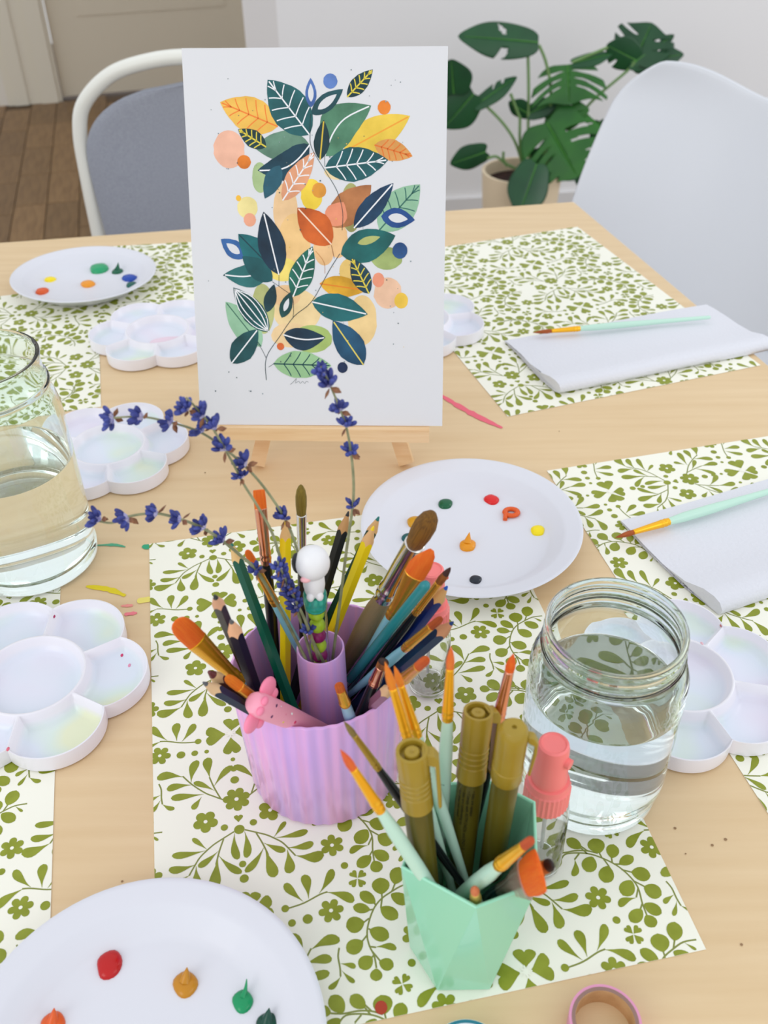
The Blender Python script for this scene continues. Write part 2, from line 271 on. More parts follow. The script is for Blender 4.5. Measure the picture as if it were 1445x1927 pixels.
def paper_mat(label, O, ey, rect, phase=(0, 0), z=0.0003, rot=0, th=0.00025):
    """rect = x0,x1,y0,y1 in the frame whose y axis is ey; phase shifts the print, rot=1 turns the print a quarter"""
    ey = Vector(ey).normalized(); ex = Vector((ey.y, -ey.x)); x0, x1, y0, y1 = rect
    M = Matrix(((ex.x, ey.x, 0, O[0]), (ex.y, ey.y, 0, O[1]), (0, 0, 1, 0), (0, 0, 0, 1)))
    root = thing('placemat', label, 'placemat', M=M, group=None)
    # gently waving paper edge
    MB().prism([(x0, y0, z), (x1, y0, z), (x1, y1, z), (x0, y1, z)], th).build('paper_sheet', PAPER, root, smooth=False)
    g = MB(); st = MB(); ey_ = MB(); zt = z + th + 0.00008
    tr = (lambda p: (p[0], p[1])) if not rot else (lambda p: (p[1], -p[0]))
    cx, cy = (x0 + x1) / 2, (y0 + y1) / 2; seen = set()
    for k, c, w, e in PAT:
        for n in range(-6, 7):
            for m in range(-7, 8):
                sx, sy = n * 0.144 + phase[0], n * 0.065 + m * 0.130 + phase[1]
                q = tr((c[0] * 1e-4 + sx, c[1] * 1e-4 + sy))
                if not (x0 - 0.05 < q[0] < x1 + 0.05 and y0 - 0.05 < q[1] < y1 + 0.05): continue
                key = (k, round(q[0], 3), round(q[1], 3), round(c[-1] * 1e-4 + sy, 3))
                if key in seen: continue
                seen.add(key)
                if k == 'S':
                    for quad in ribbon([(c[i] * 1e-4 + sx, c[i + 1] * 1e-4 + sy) for i in range(0, len(c), 2)], 0.00098):
                        p = clip([tr(v) for v in quad], x0, x1, y0, y1)
                        if p: st.poly([(v[0], v[1], zt - 0.00006 + len(st.f) % 13 * 3e-6) for v in p])
                else:
                    polys, eyes = motif(k, c, w, e)
                    for src, dst, dz in ((polys, g, 0), (eyes, ey_, 0.00004)):
                        for pl_ in src:
                            p = clip([tr((v[0] + sx, v[1] + sy)) for v in pl_], x0, x1, y0, y1)
                            if p: dst.poly([(v[0], v[1], zt + dz * 3 + len(dst.f) % 23 * 4e-6) for v in p])
    for mb, nm, m in ((g, 'printed_leaves', GREEN), (st, 'printed_stems', STEMG), (ey_, 'printed_flower_eyes', DOTW)):
        if mb.v: mb.build(nm, m, root, smooth=False, fix=False)['kind'] = 'stuff'
    return root
OD = (-0.0918, 0.3413); EYD = (-0.19, 0.982)
paper_mat('green floral paper mat in the middle, under the two pen cups', OD, EYD, (-0.0514, 0.2444, -0.1282, 0.2893))
paper_mat('green floral paper mat beside the far white chair under a folded towel', (0.4053, 0.8971), (-0.315, 0.949), (-0.296, 0, 0, 0.412), (0.03, 0.05))
paper_mat('green floral paper mat on the right edge under the nearer towel', (0.150, 0.711), (-0.225, 0.974), (0, 0.297, -0.42, 0), (0.0443, 0.0975), rot=1)
paper_mat('green floral paper mat on the left edge under the tall jar and flower palette', (-0.265, 0.592), (-0.229, 0.973), (-0.42, 0, -0.42, 0), (0.03, 0.02))
paper_mat('green floral paper mat at far left, partly under the tilted plate', (-0.355, 1.1237), (-0.231, 0.973), (-0.42, 0, -0.297, 0), (0.06, 0.03), rot=1)
paper_mat('green floral paper mat at the head of the table behind the painting', (-0.37, 1.246), (-0.095, 0.995), (0, 0.41, -0.285, 0), (0.02, 0.01), z=0.00002, th=0.0002)
P = at(717, 1896, 0.0009); tag(MB().poly([(P.x + 0.0033 * math.cos(a), P.y + 0.0036 * math.sin(a), 0.0009) for a in np.arange(0, 6.28, 0.4)]).build('paint_drop', cmat((178, 58, 26), 0.2)), 'rusty red paint drop on the near edge of the middle mat', 'paint drop')
# ---------------------------------------------------------------- chairs
def sweep_box(pts, w, d): pass
CW = mat('white_metal', (236, 236, 228), 0.35); CF = mat('grey_fabric', (160, 164, 175), 0.85, col2=(148, 152, 164), nscale=400, bump=0.2, bscale=900)
ch = thing('dining_chair', 'grey padded chair with a white tube back at the far left of the table', 'chair', (-0.305, 1.70, FZ))
def W(x, y, z): return (x + 0.305, y - 1.70, z - FZ)
loop = [(-0.512, 1.69, -0.30), (-0.516, 1.70, -0.163), (-0.5155, 1.70, -0.056), (-0.512, 1.70, 0.017), (-0.494, 1.70, 0.066), (-0.44, 1.70, 0.110), (-0.37, 1.70, 0.130), (-0.305, 1.70, 0.135)]
full = loop + [(-0.61 - x, y, z) for x, y, z in loop[::-1][1:]]
MB().tube([W(*p) for p in spline(full, 6)], 0.0125, 12).build('back_frame', CW, ch)
pan = MB(); rs = []
def panel_half(z):
    zt_, zb = 0.098, -0.30
    h = 0.2005 - 0.014 * max(0, (-0.05 - z) / 0.25); s = (zt_ - z) / 0.14
    return h if s >= 1 else h * math.sqrt(max(0, 1 - (1 - s) ** 2.6))
N = 30; front = []; back = []
for i in range(N + 1):
    z = -0.30 + (0.098 + 0.30) * (i / N) ** 0.8; h = max(panel_half(z), 0.002)
    row = [W(-0.305 + h * math.cos(a), 1.703 + 0.020 * math.sin(a) + 0.03 * abs(math.cos(a)) ** 2 * -0.5, z) for a in np.linspace(0, 2 * math.pi, 25)[:-1]]
    rs.append(row)
MB().rings(rs).build('backrest', CF, ch)
MB().rings([[W(-0.305 + sx * 0.21 * abs(math.cos(a)) ** 0.5 * (1 if math.cos(a) > 0 else -1), 1.49 + 0.2 * abs(math.sin(a)) ** 0.5 * (1 if math.sin(a) > 0 else -1), z) for a in np.linspace(0, 2 * math.pi, 33)[:-1]] for sx, z in ((0.93, -0.33), (1, -0.315), (1, -0.295), (0.95, -0.28))]).build('seat', CF, ch)
for sx in (-1, 1):
    MB().tube([W(-0.305 + sx * 0.207, 1.69, -0.30), W(-0.305 + sx * 0.215, 1.74, FZ)], 0.0125, 10).build('leg', CW, ch)
    MB().tube([W(-0.305 + sx * 0.19, 1.32, -0.32), W(-0.305 + sx * 0.21, 1.29, FZ)], 0.0125, 10).build('leg', CW, ch)
# white shell chair
SHELL = mat('white_plastic', (224, 227, 233), 0.38)
sh = thing('shell_chair', 'white moulded plastic shell chair at the right corner of the table', 'chair', (0, 0, 0))
Ac, Bd = Vector((0.655, 1.640, 0)), Vector((0.669, -0.743, 0)); Fd = Vector((-0.743, -0.669, 0))
def shellpt(u, v):
    """u -1..1 across, v 0 (top of the back) .. 1 (front of the seat)"""
    q = min(1, max(0, (u + 0.9) / 1.0)); top = 0.114 - 0.042 * q * q * (3 - 2 * q)
    if v < 0.62:
        s = v / 0.62; z = top + (-0.27 - top) * s; f = 0.02 + 0.10 * s + 0.05 * s ** 3
    else:
        s = (v - 0.62) / 0.38; z = -0.27 - 0.03 * math.sin(s * math.pi * 0.7); f = 0.17 + 0.30 * s
    hw = 0.235 + 0.02 * math.sin(min(1, v / 0.62) * math.pi * 0.5); 
    if v < 0.12: hw -= 0.055 * (1 - v / 0.12) ** 2
    wing = 0.10 * u * u * (0.55 + 0.45 * math.sin(min(1, v / 0.62) * math.pi))
    if v > 0.62: z += 0.05 * u * u * (1 - (v - 0.62) / 0.38); wing *= 0.6
    P = Ac + Bd * (u * hw) + Fd * (f + wing); return Vector((P.x, P.y, z))
NU, NV = 28, 36; mb = MB(); vs = [shellpt(-1 + 2 * i / NU, j / NV) for j in range(NV + 1) for i in range(NU + 1)]
mb.add(vs, [(j * (NU + 1) + i, j * (NU + 1) + i + 1, (j + 1) * (NU + 1) + i + 1, (j + 1) * (NU + 1) + i) for j in range(NV) for i in range(NU)])
o = mb.build('shell', SHELL, sh); so = o.modifiers.new('thick', 'SOLIDIFY'); so.thickness = 0.006; sb = o.modifiers.new('sub', 'SUBSURF'); sb.levels = 1; sb.render_levels = 1
for a, b in ((-0.16, 0.22), (0.16, 0.22), (-0.16, 0.42), (0.16, 0.42)):
    p = Ac + Bd * a + Fd * b; q = Ac + Bd * (a * 1.5) + Fd * (0.32 + (b - 0.32) * 2.0)
    MB().tube([(p.x, p.y, -0.28), (q.x, q.y, FZ)], 0.013, 10).build('leg', mat('chair_leg_wood', (205, 170, 125), 0.5), sh)
# ---------------------------------------------------------------- plant
PY = 2.86
pp = atY(982, 320, PY); PX, PZ = pp.x, pp.z
pot = thing('potted_monstera', 'green monstera in a beige pot on the floor by the white wall', 'plant', (PX, PY, FZ))
hp = PZ - FZ; pr = 0.118
MB().lathe([(pr * 0.80, 0), (pr * 0.86, 0.01), (pr, hp - 0.01), (pr * 1.01, hp), (pr * 0.93, hp), (pr * 0.91, hp - 0.05)], 40, cap1=False).build('pot', mat('beige_pot', (240, 220, 188), 0.7), pot)
MB().lathe([(0.001, hp - 0.034), (pr * 0.92, hp - 0.036)], 32).build('soil', mat('soil', (62, 36, 30), 0.95, col2=(40, 24, 20), nscale=60), pot)
LG1 = mat('leaf_dark', (20, 66, 38), 0.38, col2=(28, 82, 44), nscale=9); LG2 = mat('leaf_bright', (42, 108, 30), 0.38, col2=(30, 92, 30), nscale=12); LG3 = mat('leaf_mid', (30, 88, 46), 0.4, col2=(22, 74, 40), nscale=10)
PETI = mat('leaf_stalk', (112, 148, 88), 0.5); RIB = mat('leaf_rib', (74, 140, 52), 0.5)
def leaf(ax, tip, wpx, m, Y=PY, dy=0.0, tilt=0.5, cuts=(), holes=(), curl=0.12, rib=True, heart=0.14, sweep=0.22):
    """a leaf blade from its stalk end to its tip; cuts = (place, depth, side, half width), holes = (place, half width, from, to, side)"""
    A, Tp = atY(*ax, Y), atY(*tip, Y + dy); z = (Tp - A); L = z.length; z /= L
    v = (Vector((0, 0, CAMZ)) - A).normalized(); v = (v - z * v.dot(z)).normalized(); x = v.cross(z).normalized()
    n = (v * math.cos(tilt) + x * math.sin(tilt)).normalized(); x2 = n.cross(z).normalized()
    dep = (A - Vector((0, 0, CAMZ))).dot(FWD); w = wpx / FPX * dep / 2 / max(0.35, math.cos(tilt)); K = 56
    prof = lambda s: w * (math.sin(math.pi * min(1, max(0, s)) ** 0.72) ** 0.62) * (1 - 0.12 * s)
    TT = (0, 0.12, 0.28, 0.45, 0.62, 0.78, 0.9, 1.0)
    def P(s, h):
        k = abs(h) / max(w, 1e-6); back = heart * L * max(0, 1 - s * 5) * k * 1.6; fw = sweep * L * k * k * (1 - s) * s * 2.2
        c = -curl * L * (k ** 2 * 0.5 + (s - 0.4) ** 2 * 0.6)
        return A + z * (s * L - back + fw) + x2 * h + n * c
    mb = MB(); M_ = Matrix.Translation((-PX, -PY, -FZ))
    for side in (1, -1):
        g = []
        for i in range(K + 1):
            s = i / K; h = prof(s)
            for c0, depth, sd, wd in cuts:
                e = abs(s - c0) / wd
                if sd in (0, side) and e < 1: h *= 1 - depth * (1 - e ** 2.5)
            g += [P(s, h * side * t) for t in TT]
        fs = []; nt = len(TT)
        for i in range(K):
            for j in range(nt - 1):
                sm, tm = (i + 0.5) / K, (TT[j] + TT[j + 1]) / 2
                if any(sd in (0, side) and t0 < tm < t1 and abs(sm - hs) < hw_ * math.sqrt(max(0, 1 - ((tm - (t0 + t1) / 2) / ((t1 - t0) / 2)) ** 2)) + 0.004 for hs, hw_, t0, t1, sd in holes): continue
                fs.append((i * nt + j, i * nt + j + 1, (i + 1) * nt + j + 1, (i + 1) * nt + j))
        mb.add(g, fs)
    mb.xf(M_); o = mb.build('leaf', m, pot, fix=False, angle=60)
    so = o.modifiers.new('thick', 'SOLIDIFY'); so.thickness = 0.0012; so.offset = 0
    if rib: MB().tube([M_ @ (P(s, 0) + n * 0.001) for s in np.linspace(0, 0.92, 7)], 0.0018, 6, 0.35).build('midrib', RIB, o)
def c4(x, y): return (800 + x / 2.24, y / 2.24)
leaf(c4(478, 178), c4(140, 150), 66, LG1, dy=-0.03, tilt=-0.4, holes=[(0.42, 0.035, 0.2, 0.85, -1), (0.40, 0.05, 0.45, 1.1, 1)], curl=0.1, heart=0.05)
leaf(c4(120, 395), c4(110, 250), 76, LG1, tilt=0.2, curl=0.1); leaf(c4(205, 395), c4(80, 540), 74, LG1, tilt=0.1, curl=0.12)
leaf(c4(212, 445), c4(386, 322), 32, LG3, tilt=0.5, curl=0.1, cuts=[(0.45, 0.6, 1, 0.04), (0.68, 0.6, 1, 0.05)])
leaf(c4(600, 272), c4(606, 440), 150, LG2, dy=-0.05, tilt=0.0, cuts=[(0.16, 0.9, 0, 0.035), (0.33, 0.86, 0, 0.04), (0.52, 0.8, 0, 0.05)], curl=0.22, heart=0.1, sweep=1.1)
leaf(c4(880, 262), c4(955, 95), 118, LG1, dy=0.03, tilt=0.2, cuts=[(0.36, 0.6, 0, 0.05), (0.62, 0.7, 0, 0.055)], curl=0.12, heart=0.1, sweep=0.5)
leaf(c4(622, 265), c4(790, 225), 26, LG3, tilt=0.6); leaf(c4(868, 262), c4(1092, 228), 46, LG1, tilt=0.2, cuts=[(0.45, 0.5, 1, 0.07)], sweep=0.4); leaf(c4(882, 262), c4(1050, 145), 34, LG1, tilt=0.3, holes=[(0.6, 0.07, 0.25, 0.8, 0)]); leaf(c4(890, 255), c4(765, 190), 62, LG1, tilt=0.2, cuts=[(0.5, 0.5, 1, 0.07)]); leaf(c4(880, 255), c4(935, 300), 30, LG1, tilt=0.2)
leaf(c4(440, 482), c4(352, 430), 34, LG1, tilt=0.4); leaf(c4(432, 480), c4(560, 425), 36, LG1, tilt=0.3)
leaf(c4(505, 500), c4(690, 462), 58, LG2, tilt=0.1, holes=[(0.55, 0.10, 0.1, 0.55, 0)], rib=False, dy=-0.06)
leaf(c4(512, 515), c4(640, 745), 168, LG2, dy=-0.10, tilt=0.0, holes=[(0.22, 0.022, 0.25, 0.9, -1), (0.36, 0.020, 0.25, 0.92, -1), (0.50, 0.02, 0.25, 0.9, -1), (0.26, 0.03, 0.2, 0.85, 1), (0.44, 0.025, 0.3, 0.9, 1)], cuts=[(0.66, 0.45, 0, 0.03), (0.82, 0.4, 0, 0.03)], curl=0.18, heart=0.22, Y=PY - 0.04, sweep=0.5)
leaf(c4(735, 510), c4(728, 640), 34, LG1, tilt=0.3, Y=PY + 0.03)
leaf(c4(470, 690), c4(395, 905), 80, LG1, dy=-0.10, tilt=0.1, curl=0.15, Y=PY - 0.1); leaf(c4(560, 640), c4(640, 755), 56, LG3, Y=PY - 0.06); leaf(c4(655, 690), c4(648, 790), 20, LG1, Y=PY)
leaf(c4(255, 640), c4(105, 692), 46, LG1, tilt=0.3, curl=0.1, heart=0.2); leaf(c4(480, 620), c4(560, 760), 70, LG3, Y=PY + 0.02, tilt=0.3); leaf(c4(680, 690), c4(722, 705), 14, LG3)
Mi = Matrix.Translation((-PX, -PY, -FZ)); base = (PX, PY, PZ - 0.02)
def stalk(px, r=0.0042, Y=PY): MB().tube([Mi @ p for p in spline([atY(*c4(*q), Y) for q in px], 5)], r, 8).build('stalk', PETI, pot)
for s in ([(432, 195), (436, 370), (434, 560), (440, 690)], [(480, 190), (512, 275), (530, 420), (500, 690)], [(882, 260), (850, 300), (700, 430), (600, 560), (500, 700)], [(250, 440), (320, 510), (375, 590), (410, 690)], [(262, 668), (300, 660), (340, 690), (380, 710)], [(620, 262), (770, 200)], [(400, 490), (400, 620), (420, 700)], [(360, 395), (400, 500)], [(330, 640), (330, 670), (345, 700)]): stalk(s)
# ---------------------------------------------------------------- print and easel
pTL, pTR, pBR, pBL = (Vector(v) for v in ((-0.1535, 0.8213, 0.3376), (0.0563, 0.8122, 0.3384), (0.0514, 0.6941, 0.0625), (-0.1584, 0.7032, 0.0617)))
U, V = pBR - pBL, pTL - pBL; Wn = U.length; Hn = V.length; ux = U.normalized(); un = ux.cross(V.normalized()).normalized(); vy = un.cross(ux).normalized()
if un.y > 0: un = -un
PM = Matrix(((ux.x, vy.x, -un.x, pBL.x), (ux.y, vy.y, -un.y, pBL.y), (ux.z, vy.z, -un.z, pBL.z), (0, 0, 0, 1)))
if (Matrix(((ux.x, vy.x, -un.x), (ux.y, vy.y, -un.y), (ux.z, vy.z, -un.z))).determinant() < 0): vy = -vy
# local print frame: x across, y up, z towards the back (front face at z=0, ink at z<0)
vy = V.normalized(); bk = -un
PM = Matrix(((ux.x, vy.x, bk.x, pBL.x), (ux.y, vy.y, bk.y, pBL.y), (ux.z, vy.z, bk.z, pBL.z), (0, 0, 0, 1)))
pr_ = thing('art_print', 'white art print of painted leaves standing on the wooden easel', 'painting', M=PM)
MB().prism([(0, 0, 0.0), (Wn, 0, 0.0), (Wn, Hn, 0.0), (0, Hn, 0.0)], 0.0012).build('art_paper', mat('art_paper', (221, 221, 224), 0.6), pr_, smooth=False)
ART = [["E",[0.3763,0.5899],10.08,[250,208,155],22.15],["E",[0.4105,0.5109],13.18,[252,205,135],22.15],["E",[0.5806,0.5156],8.06,[250,200,140],14.76],["E",[0.3594,0.436],13.18,[250,225,110],9.6],["E",[0.5247,0.4909],8.53,[250,200,140],13.29],["E",[0.6749,0.2981],12.09,[247,212,145],20.67],["E",[0.4117,0.3238],20.16,[250,220,160],17.72],["E",[0.6238,0.4306],8.53,[250,210,120],10.33],["E",[0.3868,0.2564],17.06,[250,215,160],10.33],["E",[0.5835,0.6908],10.85,[252,225,170],5.91],["E",[0.368,0.3649],12.4,[248,205,150],8.86],["E",[0.1647,0.7496],12.71,[250,190,160],14.47],["E",[0.2211,0.7175],5.58,[255,135,30],5.32],["E",[0.2281,0.6],8.53,[246,228,150],8.56],["E",[0.2353,0.5681],5.12,[247,170,135],5.32],["E",[0.1941,0.6245],2.17,[252,190,50],2.36],["E",[0.4804,0.6334],8.99,[253,215,60],12.11],["E",[0.5098,0.6444],5.89,[250,165,50],5.91],["E",[0.7762,0.3724],11.78,[247,200,165],12.7],["E",[0.7389,0.4079],4.96,[247,155,120],5.91],["E",[0.83,0.352],5.74,[250,205,70],6.5],["E",[0.6332,0.599],8.53,[185,185,110],19.19],["E",[0.7722,0.4656],12.71,[170,190,110],9.15],["E",[0.276,0.3289],9.61,[190,195,125],20.67],["E",[0.47,0.246],17.06,[175,200,110],11.52],["E",[0.2811,0.6775],6.51,[175,200,140],11.81],["A",[0.4765,0.7601,0.2629,0.7539],23.26,[105,150,125],[None,0,0]],["A",[0.2636,0.2248,0.1258,0.3485],23.26,[155,203,165],[[60,110,90],0,0]],["A",[0.3556,0.8063,0.1372,0.8679],27.14,[250,195,80],[[240,130,50],2,0]],["A",[0.606,0.7421,0.8603,0.831],26.36,[247,208,70],[[240,160,50],1,0]],["A",[0.7249,0.7591,0.8708,0.7302],16.28,[236,165,85],[[225,115,40],2,0]],["A",[0.5336,0.7315,0.713,0.8571],30.24,[85,145,110],[[238,238,240],1,0.2]],["A",[0.7427,0.54,0.9006,0.6586],28.69,[150,198,162],[[50,105,95],2,0]],["A",[0.5481,0.5512,0.7123,0.6578],25.58,[205,128,72],[None,0,0]],["A",[0.5496,0.5527,0.6042,0.6136],18.61,[246,150,112],[None,0,0]],["A",[0.4772,0.7851,0.3218,0.9222],31.01,[22,98,102],[[238,238,240],2,0]],["A",[0.4765,0.7601,0.2725,0.6957],23.26,[5,60,80],[[238,238,240],1,0.2]],["A",[0.3589,0.7084,0.2969,0.6232],13.96,[25,88,108],[None,0,0]],["A",[0.3664,0.6182,0.4941,0.7421],17.37,[233,160,118],[[238,238,240],2,0]],["O",[0.4848,0.8537,0.4847,0.9259],8.99,[70,110,185],0.62],["E",[0.5589,0.9177],5.58,[92,130,205],5.61],["O",[0.4858,0.8365,0.6068,0.8977],13.03,[15,75,85],0.6],["A",[0.6222,0.8784,0.7197,0.945],12.4,[8,55,65],[[225,205,70],2,0]],["A",[0.3086,0.7552,0.2024,0.7999],13.65,[8,55,60],[[225,205,70],2,0]],["A",[0.5153,0.7221,0.532,0.8218],12.71,[5,50,58],[[215,185,60],1,0]],["A",[0.533,0.7015,0.7774,0.7211],26.36,[15,92,98],[[238,238,240],2,0]],["E",[0.7621,0.8523],5.12,[255,135,30],5.32],["A",[0.6436,0.5461,0.7978,0.6623],17.37,[10,58,95],[[238,238,240],1,0]],["O",[0.75,0.5767,0.8816,0.5667],15.51,[22,75,150],0.58],["A",[0.5545,0.5032,0.4237,0.5995],25.58,[226,98,22],[[245,215,190],1,0]],["O",[0.2115,0.4673,0.1182,0.5174],14.27,[40,95,165],0.55],["A",[0.3184,0.4385,0.1874,0.5312],21.71,[12,112,118],[[10,60,70],1,0]],["A",[0.3171,0.441,0.1228,0.422],19.38,[35,118,118],[[238,238,240],1,0.12]],["A",[0.3171,0.4056,0.2005,0.4713],17.06,[10,90,95],[None,0,0]],["A",[0.3439,0.4218,0.2902,0.5891],22.48,[4,42,68],[[238,238,240],1,0]],["A",[0.5911,0.4768,0.8059,0.5261],26.67,[10,105,102],[None,0,0]],["A",[0.6579,0.5056,0.7464,0.5227],6.2,[185,190,110],[None,0,0]],["A",[0.398,0.3623,0.4797,0.4979],19.38,[18,112,92],[[238,238,240],2,0]],["A",[0.5062,0.3979,0.6889,0.38],17.37,[252,185,35],[[225,130,30],1,0]],["A",[0.7016,0.3709,0.6339,0.4668],15.82,[8,60,80],[[225,205,70],2,0]],["E",[0.8238,0.4864],6.2,[35,88,155],6.5],["A",[0.6778,0.1737,0.5559,0.297],24.03,[15,78,115],[[225,205,90],1,0]],["A",[0.4727,0.3485,0.696,0.3146],22.48,[15,108,112],[[238,238,240],1,0]],["A",[0.3549,0.2579,0.5247,0.2502],18.61,[5,48,75],[[238,238,240],1,-0.1]],["A",[0.3112,0.1763,0.5474,0.1714],23.26,[155,200,145],[[10,70,75],2,0]],["A",[0.2907,0.3197,0.3242,0.3965],10.23,[6,58,68],[None,0,0]],["O",[0.3506,0.3047,0.3909,0.3761],10.23,[15,80,80],0.5],["A",[0.2959,0.2657,0.1598,0.3874],19.38,[5,78,80],[[238,238,240],3,0]],["A",[0.1401,0.1771,0.2529,0.273],20.16,[10,80,85],[[238,238,240],1,0]],["E",[0.3422,0.2249],3.1,[245,110,40],3.1],["E",[0.5924,0.1661],4.34,[10,35,80],4.58],["T",[0.28,0.1294,0.2828,0.1932,0.3411,0.2537,0.3999,0.3083,0.4727,0.3495,0.542,0.4307,0.5874,0.4783],0.5,[25,60,65],None],["T",[0.2813,0.1932,0.2634,0.2196,0.2414,0.238],0.34,[25,60,65],None],["T",[0.2916,0.1667,0.3151,0.1774],0.34,[25,60,65],None],["T",[0.396,0.3057,0.3991,0.3289,0.3942,0.3623,0.3537,0.3853,0.3169,0.4031],0.34,[25,60,65],None],["T",[0.3439,0.4208,0.3427,0.3904],0.34,[25,60,65],None],["T",[0.5972,0.5403,0.6001,0.5893,0.5791,0.6428,0.5328,0.6958,0.4836,0.753,0.4788,0.7907,0.4823,0.8374],0.4,[25,60,65],None],["T",[0.533,0.7053,0.5337,0.7339],0.31,[25,60,65],None],["T",[0.527,0.4257,0.5239,0.4559,0.4912,0.4859],0.31,[235,150,70],None],["T",[0.5649,0.4658,0.5545,0.5008],0.37,[150,80,40],None],["T",[0.3781,0.1172,0.3898,0.1242,0.404,0.1349,0.399,0.1216,0.413,0.1269,0.4189,0.1205,0.4283,0.1264,0.4374,0.1206,0.4437,0.1265,0.4529,0.1243],0.25,[90,110,110],None],["E",[0.3084,0.658],0.53,[60,90,100],0.5],["E",[0.1259,0.7898],0.4,[60,90,100],0.38],["E",[0.4867,0.8049],0.31,[60,90,100],0.3],["E",[0.2081,0.0983],0.4,[150,165,170],0.38],["E",[0.2067,0.8345],0.4,[60,90,100],0.38],["E",[0.5986,0.2902],0.31,[60,90,100],0.3],["E",[0.2635,0.0905],0.62,[150,165,170],0.59],["E",[0.7931,0.7176],0.4,[90,110,110],0.38],["E",[0.3991,0.7082],0.53,[245,200,90],0.5],["E",[0.2614,0.8463],0.31,[60,90,100],0.3],["E",[0.4328,0.5417],0.62,[90,110,110],0.59],["E",[0.6248,0.4484],0.31,[60,90,100],0.3],["E",[0.7991,0.2326],0.53,[150,165,170],0.5],["E",[0.3502,0.6472],0.4,[90,110,110],0.38],["E",[0.7887,0.9064],0.31,[60,90,100],0.3],["E",[0.6758,0.2413],0.31,[60,90,100],0.3],["E",[0.8156,0.3849],0.31,[60,90,100],0.3],["E",[0.3311,0.8211],0.31,[245,200,90],0.3],["E",[0.3101,0.8732],0.53,[150,165,170],0.5],["E",[0.268,0.7087],0.31,[150,165,170],0.3],["E",[0.361,0.7672],0.4,[150,165,170],0.38],["E",[0.5161,0.3198],0.31,[245,200,90],0.3],["E",[0.1715,0.9251],0.31,[90,110,110],0.3],["E",[0.5532,0.7292],0.62,[60,90,100],0.59],["E",[0.8664,0.4579],0.62,[150,165,170],0.59],["E",[0.5841,0.4245],0.31,[60,90,100],0.3],["E",[0.3889,0.4952],0.53,[245,200,90],0.5],["E",[0.5865,0.7772],0.31,[245,200,90],0.3],["E",[0.102,0.8492],0.31,[90,110,110],0.3],["E",[0.6852,0.7811],0.4,[60,90,100],0.38],["E",[0.0691,0.0977],0.62,[60,90,100],0.59],["E",[0.8401,0.2246],0.31,[245,200,90],0.3],["E",[0.1243,0.4203],0.62,[60,90,100],0.59],["E",[0.287,0.3056],0.4,[245,200,90],0.38],["E",[0.5906,0.6717],0.4,[150,165,170],0.38],["E",[0.8326,0.4785],0.4,[60,90,100],0.38],["E",[0.3835,0.6998],0.4,[60,90,100],0.38],["E",[0.6183,0.7621],0.53,[245,200,90],0.5],["E",[0.2326,0.5099],0.31,[60,90,100],0.3],["E",[0.1274,0.1524],0.53,[60,90,100],0.5],["E",[0.7689,0.8668],0.62,[150,165,170],0.59],["E",[0.8001,0.3197],0.31,[60,90,100],0.3],["E",[0.4557,0.5977],0.62,[60,90,100],0.59],["E",[0.3553,0.6385],0.62,[60,90,100],0.59],["E",[0.833,0.7656],0.31,[150,165,170],0.3],["E",[0.2345,0.2987],0.53,[60,90,100],0.5],["E",[0.1587,0.7],0.4,[90,110,110],0.38],["E",[0.3828,0.1978],0.53,[60,90,100],0.5],["E",[0.5746,0.57],0.53,[245,200,90],0.5],["E",[0.7061,0.8807],0.31,[60,90,100],0.3],["E",[0.3247,0.6],0.4,[90,110,110],0.38],["E",[0.6383,0.9446],0.4,[60,90,100],0.38],["E",[0.4557,0.6598],0.53,[90,110,110],0.5],["E",[0.4864,0.7843],0.4,[150,165,170],0.38],["E",[0.6791,0.5461],0.31,[60,90,100],0.3],["E",[0.818,0.29],0.53,[90,110,110],0.5],["E",[0.3701,0.4023],0.62,[150,165,170],0.59],["E",[0.1609,0.4759],0.31,[90,110,110],0.3],["E",[0.2898,0.5665],0.31,[90,110,110],0.3],["E",[0.3849,0.5677],0.31,[150,165,170],0.3],["E",[0.3155,0.381],0.31,[90,110,110],0.3],["E",[0.4852,0.6436],0.31,[150,165,170],0.3],["E",[0.1949,0.715],0.53,[90,110,110],0.5],["E",[0.674,0.5535],0.31,[60,90,100],0.3],["E",[0.6002,0.1826],0.62,[150,165,170],0.59],["E",[0.7717,0.4082],0.53,[60,90,100],0.5],["E",[0.3416,0.182],0.62,[90,110,110],0.59],["E",[0.7867,0.337],0.53,[150,165,170],0.5],["E",[0.4035,0.2534],0.4,[60,90,100],0.38],["E",[0.6159,0.2416],0.4,[245,200,90],0.38],["E",[0.5612,0.4437],0.31,[245,200,90],0.3],["E",[0.544,0.3757],0.31,[150,165,170],0.3],["E",[0.2147,0.0979],0.62,[60,90,100],0.59],["E",[0.8039,0.9189],0.31,[60,90,100],0.3],["E",[0.3866,0.7152],0.62,[90,110,110],0.59],["E",[0.0618,0.4053],0.31,[60,90,100],0.3],["E",[0.8235,0.9137],0.4,[60,90,100],0.38],["E",[0.5461,0.234],0.31,[60,90,100],0.3],["E",[0.5148,0.6687],0.62,[60,90,100],0.59],["E",[0.159,0.1366],0.53,[90,110,110],0.5],["E",[0.3755,0.884],0.4,[90,110,110],0.38],["E",[0.4894,0.3799],0.53,[150,165,170],0.5],["E",[0.3801,0.78],0.31,[150,165,170],0.3],["E",[0.3077,0.6296],0.31,[60,90,100],0.3],["E",[0.7453,0.6142],0.31,[60,90,100],0.3],["E",[0.4478,0.6586],0.31,[245,200,90],0.3],["E",[0.3257,0.4368],0.62,[90,110,110],0.59],["E",[0.1529,0.7007],0.4,[150,165,170],0.38],["E",[0.5434,0.4948],0.31,[150,165,170],0.3]]
